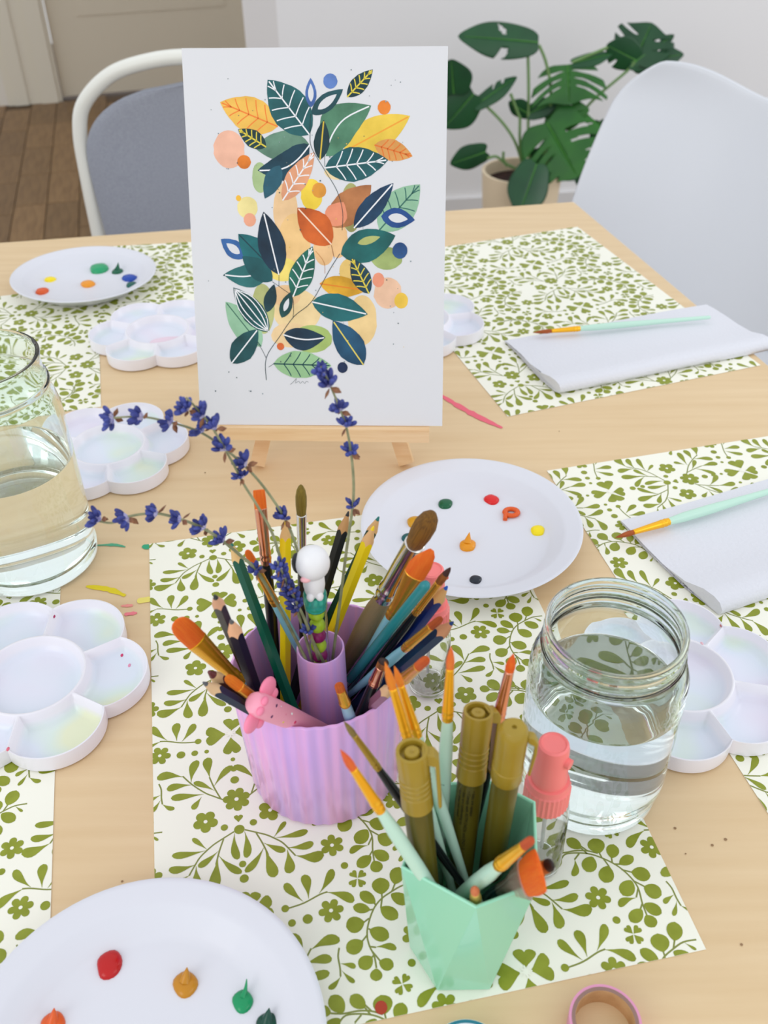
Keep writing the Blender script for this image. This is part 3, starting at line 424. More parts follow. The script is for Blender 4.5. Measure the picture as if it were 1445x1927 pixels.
def ink(c):
    c2 = tuple(max(0, int(v * (0.90 if sum(c) > 480 else 0.74) - 3)) for v in c)
    lt = tuple(min(255, int(v * 0.94 + 20)) for v in c)
    return mat('watercolour_%d_%d_%d' % tuple(c), lt, 0.6, col2=c2, nscale=42, detail=5, contrast=(0.22, 0.72))
specks = {}; lay = 0
def put(col, polys, nm='painted_leaf', par=None):
    global lay
    lay += 1; z = -0.00004 - lay * 0.0000025; o = MB()
    for p in polys: o.poly([(x, y, z) for x, y in p])
    if nm == 'paint_specks': specks.setdefault(tuple(col), MB()).merge(o); return None
    return o.build(nm, cmat(col, 0.6) if nm in ('painted_vein', 'painted_loop_hole') else ink(col), par or pr_, smooth=False, fix=False)
def uvp(c): return [Vector((c[i] * Wn, c[i + 1] * Hn)) for i in range(0, len(c), 2)]
rw = random.Random(5)
def alm(b, t, w, bend=0, sc=1.0, n=14):
    d = t - b; L = d.length; d = d / L; q = Vector((-d.y, d.x)); up, dn = [], []
    for i in range(n + 1):
        s = i / n; h = math.sin(math.pi * s ** 0.85) ** 0.85 * w / 2 * sc; cc = bend * L * math.sin(math.pi * s) * 0.8; wob = 1 + rw.uniform(-0.03, 0.03)
        up.append(b + d * (s * L) + q * (h * wob + cc)); dn.append(b + d * (s * L) + q * (-h * wob + cc))
    return [(p.x, p.y) for p in up + dn[::-1][1:-1]], (b, d, q, L)
for k, c, w, col, ex in ART:
    P = uvp(c); w = w * 0.001
    if k == 'E':
        ry = ex * 0.001; pts = [(P[0].x + w * math.cos(a) * (1 + rw.uniform(-0.04, 0.04)), P[0].y + ry * math.sin(a)) for a in np.linspace(0, 6.283, 9 if w < 0.002 else 29)[:-1]]
        put(col, [pts], 'paint_specks' if w < 0.002 else 'painted_dot')
    elif k == 'A':
        pts, (b, d, q, L) = alm(P[0], P[1], w, ex[2]); lf = put(col, [pts])
        if ex[0]:
            bd = ex[2]; f = lambda s, h: b + d * (s * L) + q * (h * w / 2 + bd * L * math.sin(math.pi * s) * 0.8)
            vw = 0.0011 if ex[1] in (1, 2) else 0.0009; rb = ribbon([f(s, 0) for s in (0.0, 0.3, 0.6, 0.97)], vw)
            if ex[1] == 2:
                for s in (0.18, 0.34, 0.5, 0.66, 0.8):
                    hh = math.sin(math.pi * (s + 0.14) ** 0.85) ** 0.85 * 0.9 if s + 0.14 < 1 else 0.1
                    for sg in (1, -1): rb += ribbon([f(s, 0), f(s + 0.08, sg * hh * 0.55), f(s + 0.13, sg * hh)], vw * 0.8)
            if ex[1] == 3:
                for sg in (1, -1): rb += ribbon([f(0.02, 0), f(0.3, sg * 0.42), f(0.65, sg * 0.48), f(0.97, 0)], vw)
                for sg in (1, -1): rb += ribbon([f(0.02, 0), f(0.25, sg * 0.72), f(0.65, sg * 0.8), f(0.97, 0)], vw * 0.8)
            put(ex[0], rb, 'painted_vein', lf)['kind'] = 'stuff'
    elif k == 'O':
        p1, _ = alm(P[0], P[1], w); m0 = (P[0] + P[1]) / 2; b2, t2 = m0 + (P[0] - m0) * ex, m0 + (P[1] - m0) * ex; p2, _ = alm(b2, t2, w, 0, ex * 0.8)
        lf = put(col, [p1], 'painted_loop'); put((220, 220, 223), [p2], 'painted_loop_hole', lf)
    else: put(col, ribbon(P, w), 'painted_stem')
for col, mb in specks.items(): mb.build('paint_specks', ink(col), pr_, smooth=False, fix=False)['kind'] = 'stuff'
PINE = mat('pine_wood', (238, 204, 160), 0.5, col2=(230, 190, 142), nscale=7, stretch=(2, 30, 30), detail=6)
ez = thing('tabletop_easel', 'small pale wooden tabletop easel behind the art print', 'easel', (-0.05, 0.72, 0))
def E_(v): return Vector(v) - Vector((-0.05, 0.72, 0))
l0, l1 = Vector((-0.1409, 0.694, 0.0)), Vector((0.0408, 0.684, 0.0)); lc = (l0 + l1) / 2; la = math.atan2(l1.y - l0.y, l1.x - l0.x)
MB().box(E_((lc.x, lc.y + 0.019, 0.0552)), ((l1 - l0).length, 0.030, 0.0125), la).build('ledge', PINE, ez, smooth=False)
def bar(p, q, w, d, name, par=None):
    p, q = E_(p), E_(q); z = (q - p); L = z.length; z.normalize(); y = Vector((0, -1, 0)); y = (y - z * y.dot(z)).normalized(); x = y.cross(z)
    M = Matrix(((x.x, y.x, z.x, (p.x + q.x) / 2), (x.y, y.y, z.y, (p.y + q.y) / 2), (x.z, y.z, z.z, (p.z + q.z) / 2), (0, 0, 0, 1)))
    return MB().box((0, 0, 0), (w, d, L), M=M).build(name, PINE, ez, smooth=False)
bar((-0.1165, 0.724, 0.0035), (-0.0585, 0.808, 0.20), 0.0135, 0.009, 'leg'); bar((0.0215, 0.722, 0.0035), (-0.0415, 0.806, 0.20), 0.0135, 0.009, 'leg')
bar((-0.05, 0.905, 0.0035), (-0.05, 0.822, 0.19), 0.0135, 0.009, 'leg'); bar((-0.095, 0.776, 0.105), (0.0, 0.774, 0.105), 0.012, 0.008, 'crossbar')
# ---------------------------------------------------------------- plates
PLATE = mat('white_plate', (222, 223, 231), 0.42, coat=0.15)
def plate(label, c, r, blobs, tilt=(0, 0), z=Z0):
    M = Matrix.Translation((c[0], c[1], z)) @ Matrix.Rotation(tilt[0], 4, 'X') @ Matrix.Rotation(tilt[1], 4, 'Y')
    t = thing('plate', label, 'plate', M=M, group=None)
    k = r / 0.0913
    prof = [(0.001, 0.0), (0.060, 0.0), (0.066, 0.002), (0.0775, 0.0125), (0.0890, 0.0158), (0.0908, 0.0166), (0.0913, 0.0176), (0.0900, 0.0182), (0.0880, 0.0176), (0.0790, 0.0150), (0.0755, 0.0138), (0.066, 0.0042), (0.061, 0.0026), (0.001, 0.0024)]
    MB().lathe([(a * k, b) for a, b in prof], 96).build('dish', PLATE, t, angle=80)
    Mi = M.inverted()
    for q, rp, col, style, lb in blobs:
        P = at(q[0], q[1], 0.0045 + z); L = Mi @ P; rr_ = rp * 0.00036 * (P - Vector((0, 0, CAMZ))).dot(FWD) / 0.6
        mb = MB(); zb = 0.0025; hz = rr_ * 0.5; n = 18
        if math.hypot(L.x, L.y) > 0.062 * k: zb = 0.0042 + (math.hypot(L.x, L.y) - 0.062 * k) * 0.7
        if style == 'ring':
            mb.rings([[(L.x + rr_ * (0.72 + 0.32 * math.cos(b)) * math.cos(a) * 1.15, L.y + rr_ * (0.72 + 0.32 * math.cos(b)) * math.sin(a), zb + 0.3 * rr_ + 0.3 * rr_ * math.sin(b)) for b in np.linspace(0, 6.283, 9)[:-1]] for a in np.linspace(0, 6.283, 17)[:-1]], closed=True)
            mb.tube([(L.x - rr_ * 0.75, L.y - rr_ * 0.2, zb + rr_ * 0.3), (L.x - rr_ * 0.95, L.y - rr_ * 1.4, zb + rr_ * 0.25)], rr_ * 0.3, 8)
        else:
            ph = rw.uniform(0, 6); rs = []
            for f, h in ((1, 0), (0.98, 0.35), (0.82, 0.72), (0.5, 0.95), (0.12, 1.02)):
                rs.append([(L.x + rr_ * f * (1 + 0.09 * math.sin(2 * a + ph) + 0.05 * math.sin(3 * a)) * math.cos(a), L.y + rr_ * 1.08 * f * (1 + 0.07 * math.cos(2 * a + ph)) * math.sin(a), zb + hz * h) for a in np.linspace(0, 6.283, n + 1)[:-1]])
            mb.rings(rs)
            if style == 'peak': mb.tube([(L.x, L.y + rr_ * 0.2, zb + hz * 0.6), (L.x + rr_ * 0.1, L.y + rr_ * 0.55, zb + hz * 1.6), (L.x + rr_ * 0.22, L.y + rr_ * 0.75, zb + hz * 2.9)], rr_ * 0.55, 8, 0.05)
            if style == 'tail': mb.tube(spline([(L.x, L.y + rr_ * 0.3, zb + hz * 0.6), (L.x + rr_ * 0.25, L.y + rr_ * 0.9, zb + hz * 1.4), (L.x + rr_ * 0.35, L.y + rr_ * 1.6, zb + hz * 2.6)], 4), rr_ * 0.35, 8, 0.1)
        tag(mb.build('paint_blob', cmat(col, 0.22), t, angle=80), lb, None)
    return t
plate('white paper plate of wet paint to the right of the lilac cup', (0.072, 0.6154), 0.0913, [((838, 946), 13, (10, 92, 55), 0, 'dark green paint blob'), ((780, 980), 14, (210, 152, 25), 0, 'ochre paint blob'), ((769, 1010), 12, (8, 88, 90), 0, 'teal paint blob'), ((782, 1046), 12, (25, 70, 190), 0, 'blue paint blob'), ((820, 1072), 12, (25, 150, 85), 0, 'bright green paint blob'), ((925, 938), 12.5, (222, 28, 28), 0, 'red paint blob'), ((962, 964), 13.5, (228, 92, 25), 'ring', 'orange ring of paint'), ((1012, 996), 13, (250, 226, 10), 0, 'yellow paint blob'), ((880, 1024), 15, (232, 150, 20), 'peak', 'orange ochre paint blob with a peak'), ((895, 1088), 10.5, (28, 36, 48), 0, 'black paint blob')])
plate('large white paper plate cut off by the bottom edge of the photo', (-0.1245, 0.2065), 0.0925, [((205, 1813), 23, (190, 18, 18), 0, 'red paint blob'), ((348, 1850), 21, (196, 132, 22), 'peak', 'ochre paint blob'), ((456, 1882), 18, (15, 148, 92), 'tail', 'green paint blob with a tail'), ((98, 1928), 22, (224, 92, 28), 'peak', 'orange paint blob'), ((502, 1928), 22, (6, 70, 55), 'peak', 'dark green paint blob')], z=Z0)
plate('white paper plate with paint at the far left corner of the table', (-0.368, 1.120), 0.0880, [((186, 503), 17, (35, 160, 105), 0, 'green paint blob'), ((220, 507), 10, (10, 95, 65), 'peak', 'dark green paint blob'), ((243, 520), 12.5, (25, 70, 170), 0, 'blue paint blob'), ((247, 533), 10, (10, 90, 80), 0, 'teal paint blob'), ((165, 533), 12, (238, 152, 30), 0, 'orange paint blob'), ((94, 525), 9.5, (250, 225, 20), 0, 'yellow paint blob'), ((79, 549), 12, (222, 88, 30), 0, 'red orange paint blob')], tilt=(R(-1.5), R(1.0)))
# ---------------------------------------------------------------- flower palettes
def palmat(seed):
    m = mat('palette_white_%d' % seed, (236, 236, 244), 0.3, coat=0.2); nt = m.node_tree; b = nt.nodes['Principled BSDF']
    tc = nt.nodes.new('ShaderNodeTexCoord'); mp = nt.nodes.new('ShaderNodeMapping'); mp.inputs['Location'].default_value = (seed * 3.1, seed * 1.7, 0); nt.links.new(tc.outputs['Object'], mp.inputs[0])
    n = nt.nodes.new('ShaderNodeTexNoise'); n.inputs['Scale'].default_value = 16; n.inputs['Detail'].default_value = 1.5; nt.links.new(mp.outputs[0], n.inputs[0])
    r = nt.nodes.new('ShaderNodeValToRGB'); els = r.color_ramp.elements; els[0].position = 0.30; els[0].color = lin((232, 226, 240)); els[1].position = 0.72; els[1].color = lin((232, 236, 204))
    for p, c in ((0.40, (231, 232, 245)), (0.52, (225, 233, 244)), (0.62, (222, 236, 228))): e = els.new(p); e.color = lin(c)
    nt.links.new(n.outputs['Fac'], r.inputs[0])
    # wells only: outside of the wells stays white (height in object space)
    sx = nt.nodes.new('ShaderNodeSeparateXYZ'); nt.links.new(tc.outputs['Object'], sx.inputs[0])
    mr = nt.nodes.new('ShaderNodeMapRange'); mr.inputs['From Min'].default_value = 0.004; mr.inputs['From Max'].default_value = 0.008; nt.links.new(sx.outputs['Z'], mr.inputs['Value'])
    mx = nt.nodes.new('ShaderNodeMix'); mx.data_type = 'RGBA'; ge = nt.nodes.new('ShaderNodeNewGeometry'); sn = nt.nodes.new('ShaderNodeSeparateXYZ'); nt.links.new(ge.outputs['True Normal'], sn.inputs[0]); m2 = nt.nodes.new('ShaderNodeMapRange'); m2.inputs['From Min'].default_value = 0.6; m2.inputs['From Max'].default_value = 0.2; nt.links.new(sn.outputs['Z'], m2.inputs['Value']); mxm = nt.nodes.new('ShaderNodeMath'); mxm.operation = 'MAXIMUM'; nt.links.new(mr.outputs[0], mxm.inputs[0]); nt.links.new(m2.outputs[0], mxm.inputs[1]); nt.links.new(mxm.outputs[0], mx.inputs['Factor']); nt.links.new(r.outputs[0], mx.inputs['A']); mx.inputs['B'].default_value = lin((238, 236, 243))
    nt.links.new(mx.outputs['Result'], b.inputs['Base Color']); return m
RO, RL, DL, RC, HP = 0.076, 0.0325, 0.0435, 0.0345, 0.0130
def lobe_r(a):
    ap = (a + math.pi / 6) % (math.pi / 3) - math.pi / 6
    return DL * math.cos(ap) + math.sqrt(max(0, RL * RL - (DL * math.sin(ap)) ** 2))
def pal_height(r, a):
    ro = lobe_r(a); ap = (a + math.pi / 6) % (math.pi / 3) - math.pi / 6
    if r < RC: d = RC - r
    else:
        dn = abs((a % (math.pi / 3)) - math.pi / 6); d = min(r - RC, (ro - r) * 0.95, r * math.sin(min(dn, 1.5)))
    tw, sl_ = 0.0009, 0.0075
    if d < tw: return HP
    s = min(1, (d - tw) / sl_); base = 0.0022
    if r < RC: base = 0.0024
    return base + (HP - base) * (1 - s) ** 2.2
def palette_mesh():
    na = 216; rad = [0.0005, 0.010, 0.020, 0.0245, 0.0275, 0.030, 0.0320, 0.0334, 0.0338, 0.0345, 0.0352, 0.0356, 0.0368, 0.0385, 0.041]
    rings = []
    for r in rad: rings.append([(r * math.cos(2 * math.pi * j / na), r * math.sin(2 * math.pi * j / na), pal_height(r, 2 * math.pi * j / na)) for j in range(na)])
    for f in (0.12, 0.25, 0.4, 0.55, 0.68, 0.78, 0.86, 0.92, 0.955, 0.972, 1.0):
        row = []
        for j in range(na):
            a = 2 * math.pi * j / na; r = 0.041 + (lobe_r(a) - 0.041) * f; row.append((r * math.cos(a), r * math.sin(a), pal_height(r, a) if f < 0.97 else HP))
        rings.append(row)
    out = [[(lobe_r(2 * math.pi * j / na) * k * math.cos(2 * math.pi * j / na), lobe_r(2 * math.pi * j / na) * k * math.sin(2 * math.pi * j / na), z) for j in range(na)] for k, z in ((1.003, HP - 0.0006), (1.0, 0.0004), (0.97, 0.0))]
    mb = MB(); mb.rings(rings + out); return mb
pm = palette_mesh(); pal0 = None
for i, (lab, c, ph, sc) in enumerate((('white flower palette at bottom left, next to the tall jar', (-0.249, 0.4595), 32, 1.06), ('white flower palette right of the tall jar, under the lavender tips', (-0.258, 0.747), -18, 0.98), ('white flower palette with a pink puddle left of the painting', (-0.252, 0.977), 38, 1.0), ('white flower palette half hidden behind the right side of the painting', (0.043, 0.995), 10, 1.0), ('white flower palette behind the round jar on the right', (0.205, 0.4505), 47, 0.99))):
    t = thing('flower_palette', lab, 'palette', M=Matrix.Translation((c[0], c[1], Z0)) @ Matrix.Rotation(R(ph - 30), 4, 'Z') @ Matrix.Diagonal((sc, sc, 1, 1)))
    if i == 0: o0 = pm.build('tray', palmat(1), t, angle=65)
    else:
        o = bpy.data.objects.new('tray', o0.data.copy()); C.objects.link(o); o.parent = t; o.data.materials[0] = palmat(i + 1)
    rot = Matrix.Rotation(R(ph - 30), 4, 'Z').inverted()
    def puddle(px, rx, ry, col, lb):
        P = rot @ (at(px[0], px[1], 0.004) - Vector((c[0], c[1], 0))); ang = -R(ph - 30)
        tag(MB().poly([(P.x + rx * math.cos(a) * math.cos(ang) - ry * math.sin(a) * math.sin(ang), P.y + rx * math.cos(a) * math.sin(ang) + ry * math.sin(a) * math.cos(ang), 0.0031) for a in np.linspace(0, 6.283, 25)[:-1]]).build('paint_puddle', mat('puddle_%d_%d_%d' % col, col, 0.12), t, smooth=False), lb, None)
    if i == 2: puddle((322, 644), 0.024, 0.013, (236, 212, 226), 'pale pink puddle')
    for px, col in ((((101, 1158), (170, 40, 90)), ((225, 1216), (215, 60, 110)), ((16, 1412), (225, 110, 130)), ((239, 1235), (230, 150, 180))) if i == 0 else (((1357, 1178), (190, 110, 110)), ((1320, 1213), (235, 190, 200))) if i == 4 else ()):
        P = rot @ (at(px[0], px[1], HP) - Vector((c[0], c[1], 0))); zz = pal_height(math.hypot(P.x, P.y) / sc, math.atan2(P.y, P.x)) + 0.0004
        MB().sphere((P.x / sc, P.y / sc, zz - 0.0003), (0.0010, 0.0017, 0.0006), 8, 5).build('paint_spot', cmat(col, 0.3), t)
# ---------------------------------------------------------------- glass jars
GLASS = mat('clear_glass', (245, 254, 250), 0.0, trans=1.0, ior=1.47); WATER = mat('clear_water', (254, 255, 255), 0.0, trans=1.0, ior=1.33)
WGI = mat('water_in_glass', (254, 255, 255), 0.0, trans=1.0, ior=1.47 / 1.33)
def jar(label, c, H, rr_, rb, th, prof_out, level):
    """glass shell whose inner wall stops at the waterline; below it one surface parts glass and water (normals into the water)"""
    t = thing('glass_jar', label, 'jar', (c[0], c[1], Z0)); zi = 0.007
    rin = lambda z: float(np.interp(z, [p[1] for p in prof_out], [p[0] for p in prof_out])) - th
    rl_ = rin(level)
    lip = [(rr_ - th * 0.15, H - 0.0012), (rr_ - th * 0.5, H), (rr_ - th * 0.85, H - 0.0012)]
    inn = [(r - th, z) for r, z in prof_out[::-1] if z > level + 0.0005] + [(rl_, level)]
    MB().lathe([(0.001, 0.0015), (prof_out[0][0] * 0.8, 0.0015), (prof_out[0][0] * 0.92, 0.0)] + prof_out + lip + inn, 96, cap1=False).build('glass', GLASS, t, angle=70, fix=False)
    low = [(rin(z), z) for z in np.linspace(level, zi + 0.007, 14)] + [(rin(zi + 0.007) - 0.0015, zi + 0.0028), (rin(zi + 0.007) - 0.005, zi + 0.0005), (rin(zi + 0.007) - 0.012, zi), (0.001, zi + 0.0010)]
    w = MB().lathe(low, 96, cap0=False).build('water', WGI, t, angle=60, fix=False)
    MB().lathe([(rl_, level), (rl_ - 0.0006, level - 0.0005), (rl_ - 0.0018, level - 0.0008), (0.001, level - 0.0008)], 96, cap0=False).build('water_surface', WATER, w, angle=60, fix=False)
    return t
rB = 0.0452
jar('round glass water jar on the right beside the mint cup', (0.127, 0.3735), 0.139, 0.0389, rB, 0.0028,
    [(0.0400, 0.0), (0.0425, 0.003), (0.0430, 0.010), (0.0425, 0.013), (0.0445, 0.017), (rB, 0.024), (rB, 0.098), (0.0447, 0.106), (0.0425, 0.1125), (0.0398, 0.116), (0.0388, 0.1185), (0.0388, 0.1205), (0.0404, 0.1218), (0.0404, 0.1232), (0.0386, 0.1246), (0.0385, 0.1290), (0.0396, 0.1300), (0.0396, 0.1310), (0.0386, 0.1320), (0.0385, 0.1355), (0.0391, 0.1368), (0.0391, 0.1380)], 0.089)
jar('tall glass water jar cut off by the left edge', (-0.2885, 0.600), 0.186, 0.0455, 0.0515, 0.003,
    [(0.0480, 0.0), (0.0510, 0.003), (0.0515, 0.010), (0.0500, 0.013), (0.0515, 0.020), (0.0515, 0.128), (0.0508, 0.140), (0.0488, 0.150), (0.0470, 0.156), (0.0472, 0.160), (0.0478, 0.162), (0.0472, 0.164), (0.0448, 0.166), (0.0448, 0.181), (0.0456, 0.183), (0.0456, 0.185)], 0.098)
# ---------------------------------------------------------------- spray bottles
PINK = mat('coral_plastic', (255, 134, 132), 0.35, sss=0.1); PET = mat('clear_plastic', (254, 255, 255), 0.04, trans=1.0, ior=1.3)
def spray(label, c, k=1.0, rot=0.0):
    t = thing('spray_bottle', label, 'spray bottle', M=Matrix.Translation((c[0], c[1], Z0)) @ Matrix.Rotation(rot, 4, 'Z'))
    p = [(0.0118, 0.0), (0.0138, 0.002), (0.0142, 0.006), (0.0142, 0.050), (0.0132, 0.058), (0.0105, 0.063), (0.0095, 0.066)]
    MB().lathe([(0.001, 0.0015), (0.010, 0.0015)] + p + [(r - 0.0009, z) for r, z in p[::-1][:-2]] + [(0.011, 0.0025), (0.001, 0.003)], 40).build('bottle', PET, t)
    n = 60; rib = lambda z, r0, dr: [((r0 + dr * (j % 2)) * math.cos(2 * math.pi * j / n), (r0 + dr * (j % 2)) * math.sin(2 * math.pi * j / n), z) for j in range(n)]
    MB().rings([rib(0.0605, 0.0112, 0), rib(0.0605, 0.0122, 0.0005), rib(0.0755, 0.0122, 0.0005), rib(0.0765, 0.0118, 0), rib(0.080, 0.0112, 0), rib(0.0805, 0.0085, 0)]).build('collar', PINK, t, angle=20)
    hd = MB().lathe([(0.0098, 0.0800), (0.0098, 0.0850), (0.0092, 0.090), (0.0088, 0.099), (0.0086, 0.106), (0.0080, 0.1088), (0.0068, 0.1096), (0.0060, 0.1088), (0.001, 0.1086)], 28).build('pump_head', PINK, t)
    MB().tube([(0.005, -0.005, 0.100), (0.0078, -0.0078, 0.100)], 0.003, 12).build('nozzle', PINK, hd)
    MB().tube([(0.001, 0.001, 0.060), (0.003, 0.002, 0.006)], 0.0012, 6).build('dip_tube', mat('dip_tube', (240, 240, 242), 0.3, trans=0.6), t)
spray('clear spray bottle with coral pump beside the mint cup', (0.0868, 0.3165), rot=0.1); spray('clear spray bottle with coral pump behind the lilac cup', (0.0295, 0.4545), rot=1.2)
# ---------------------------------------------------------------- lilac organiser cup and mint cup
LIL = mat('lilac_plastic', (243, 178, 230), 0.3, coat=0.3, col2=(214, 172, 238), nscale=6, stretch=(22, 22, 1.0), detail=2, contrast=(0.36, 0.66))
lc_ = thing('pen_cup', 'lilac ridged round pen cup with a tube in its centre, full of pencils and brushes', 'pen cup', (-0.040, 0.392, Z0))
def cup_r(a, k): # k 0 bottom, 1 top
    A_, B_ = 0.0480 + 0.0057 * k, 0.0470 + 0.0032 * k; th = a - R(30); return 1 / math.sqrt((math.cos(th) / A_) ** 2 + (math.sin(th) / B_) ** 2)
NA = 38 * 8; HL = 0.0935
def cring(z, k, off=0.0, flute=1.0): return [((cup_r(a, k) + off + flute * 0.00034 * math.cos(38 * a)) * math.cos(a), (cup_r(a, k) + off + flute * 0.00034 * math.cos(38 * a)) * math.sin(a) - 0.0028 * (1 - min(1, z / HL)), z) for a in np.linspace(0, 2 * math.pi, NA + 1)[:-1]]
MB().rings([cring(0.0, 0, -0.003, 0), cring(0.0005, 0, -0.001, 1), cring(0.002, 0.02), cring(HL * 0.5, 0.5), cring(HL - 0.001, 1), cring(HL, 1, -0.0007), cring(HL, 1, -0.0017, 0.6), cring(HL - 0.001, 1, -0.0022, 0.3), cring(HL * 0.5, 0.5, -0.0023, 0), cring(0.004, 0, -0.0024, 0), [(0.01 * math.cos(a), 0.01 * math.sin(a), 0.003) for a in np.linspace(0, 2 * math.pi, NA + 1)[:-1]]]).build('ridged_wall', LIL, lc_, angle=60)
ht = 0.1055
MB().lathe([(0.0150, 0.002), (0.0142, ht - 0.001), (0.0138, ht), (0.0130, ht), (0.0126, ht - 0.001), (0.0128, 0.004)], 48, c=(0.0015, 0.0, 0), closed=True).build('centre_tube', LIL, lc_)
MINT = mat('mint_plastic', (160, 232, 200), 0.25, coat=0.3, trans=0.12, sss=0.15)
mc = thing('pen_cup', 'mint green faceted pen cup holding gold pens and brushes', 'pen cup', (0.038, 0.267, 0))
top6 = [at(896, 1709, 0.0965), at(1014, 1664, 0.0965), at(1008, 1507, 0.0975), at(932, 1468, 0.0975), at(818, 1471, 0.0975), at(754, 1631, 0.0975)]
bot6 = [Vector((0.038 + 0.0277 * math.cos(a), 0.2655 + 0.0277 * math.sin(a), Z0)) for a in [R(-60 + 60 * i) for i in range(6)]]
org = Vector((0.038, 0.267, 0)); mb = MB()
ctr = sum(top6, Vector()) / 6; ins = lambda p, d, cc: p + (Vector((cc.x, cc.y, p.z)) - p).normalized() * d
t6, b6 = [p - org for p in top6], [p - org for p in bot6]; cc = ctr - org
ti, bi = [ins(p, 0.0020, cc) for p in t6], [ins(p, 0.0022, cc) + Vector((0, 0, 0.003)) for p in b6]
vs = t6 + b6 + ti + bi; fs = []
for i in range(6):
    j = (i + 1) % 6; k = (i - 1) % 6
    # top vertex i sits above bottom edge (k,i)
    fs += [(i, 6 + k, 6 + i), (i, 6 + i, j), (12 + i, 18 + i, 18 + k), (12 + i, 12 + j, 18 + i), (i, j, 12 + j, 12 + i)]
fs += [tuple(range(11, 5, -1)), tuple(range(18, 24))]
o = mb.add(vs, fs).build('faceted_wall', MINT, mc, smooth=False); bv = o.modifiers.new('bevel', 'BEVEL'); bv.width = 0.0005; bv.segments = 1
# ---------------------------------------------------------------- towels
TOW = mat('paper_towel', (224, 225, 232), 0.8, bump=0.5, bscale=330)
def towel(label, o, along, across, La, Lc, seed, fold=0.0125):
    o = Vector((o[0], o[1], 0)); a = Vector((along[0], along[1], 0)).normalized(); c = Vector((across[0], across[1], 0)).normalized(); rs_ = random.Random(seed)
    t = thing('paper_towel', label, 'paper towel', o)
    # profile across: flat top sheet from the far edge, swelling into a soft rolled fold at the near edge, tucked back underneath
    pr = [(0.0, 0.0022), (0.10, 0.0030), (0.3, 0.0042), (0.5, 0.0055), (0.7, 0.0080), (0.84, fold * 1.02), (0.92, fold * 1.05), (0.97, fold * 0.92), (1.0, fold * 0.55), (0.985, 0.0022), (0.93, 0.0013), (0.7, 0.0013), (0.3, 0.0013), (0.0, 0.0013)]
    rows = []
    for i in range(25):
        s = i / 24; row = []
        for k, (v, z) in enumerate(pr):
            w = 0.0006 * math.sin(9 * s + 2 * v + seed) + 0.0009 * math.sin(4 * s + seed * 2) * v
            p = a * (s * La + 0.003 * math.sin(5 * v + seed)) + c * (v * Lc * (1 - 0.03 * s)); row.append((p.x, p.y, Z0 - 0.0007 + max(0.0002, z + (w if z > 0.0015 else 0))))
        rows.append(row)
    MB().rings(rows).build('folded_sheet', TOW, t, angle=70)
cA = at(1055, 745, 0.001) - at(945, 645, 0.001); aA = at(1300, 580, 0.003) - at(945, 645, 0.003)
towel('folded white paper towel on the far right mat', at(945, 645, 0.001), aA, cA, 0.262, cA.length, 1)
cE = at(1352, 1162, 0.001) - at(1162, 985, 0.001); aE = at(1445, 905, 0.002) - at(1162, 985, 0.002)
towel('folded white paper towel cut off by the right edge', at(1162, 985, 0.001), aE, cE, 0.24, cE.length, 2, 0.014)
# ---------------------------------------------------------------- tape roll and jar lid
TP = mat('pink_tape', (226, 152, 188), 0.4); CB = mat('cardboard', (206, 164, 118), 0.8, col2=(190, 146, 100), nscale=120)
tp = thing('tape_roll', 'pink roll of tape at the bottom edge right of the mint cup', 'tape', (0.1078, 0.2200, 0))
MB().lathe([(0.0168, 0.0), (0.0182, 0.0), (0.0182, 0.0125), (0.0168, 0.0125)], 64, closed=True).build('tape', TP, tp)
MB().lathe([(0.0150, 0.0), (0.0168, 0.0), (0.0168, 0.0126), (0.0150, 0.0126)], 64, closed=True).build('cardboard_core', mat('core_edge', (150, 118, 110), 0.8), tp)
MB().lathe([(0.0148, 0.0), (0.0151, 0.0), (0.0151, 0.0124), (0.0148, 0.0124)], 64, closed=True).build('core_lining', CB, tp)
ld = thing('jar_lid', 'white lid with a teal rim at the bottom edge below the mint cup', 'lid', (0.0372, 0.2035, 0))
MB().lathe([(0.001, 0), (0.0195, 0), (0.0200, 0.001), (0.0200, 0.0085), (0.0193, 0.0092), (0.001, 0.0092)], 48).build('cap', mat('lid_white', (240, 244, 246), 0.3), ld)
MB().lathe([(0.0178, 0.0092), (0.0193, 0.0092), (0.0193, 0.0096), (0.0178, 0.0096)], 48, closed=True).build('teal_rim', cmat((40, 120, 140), 0.3), ld)
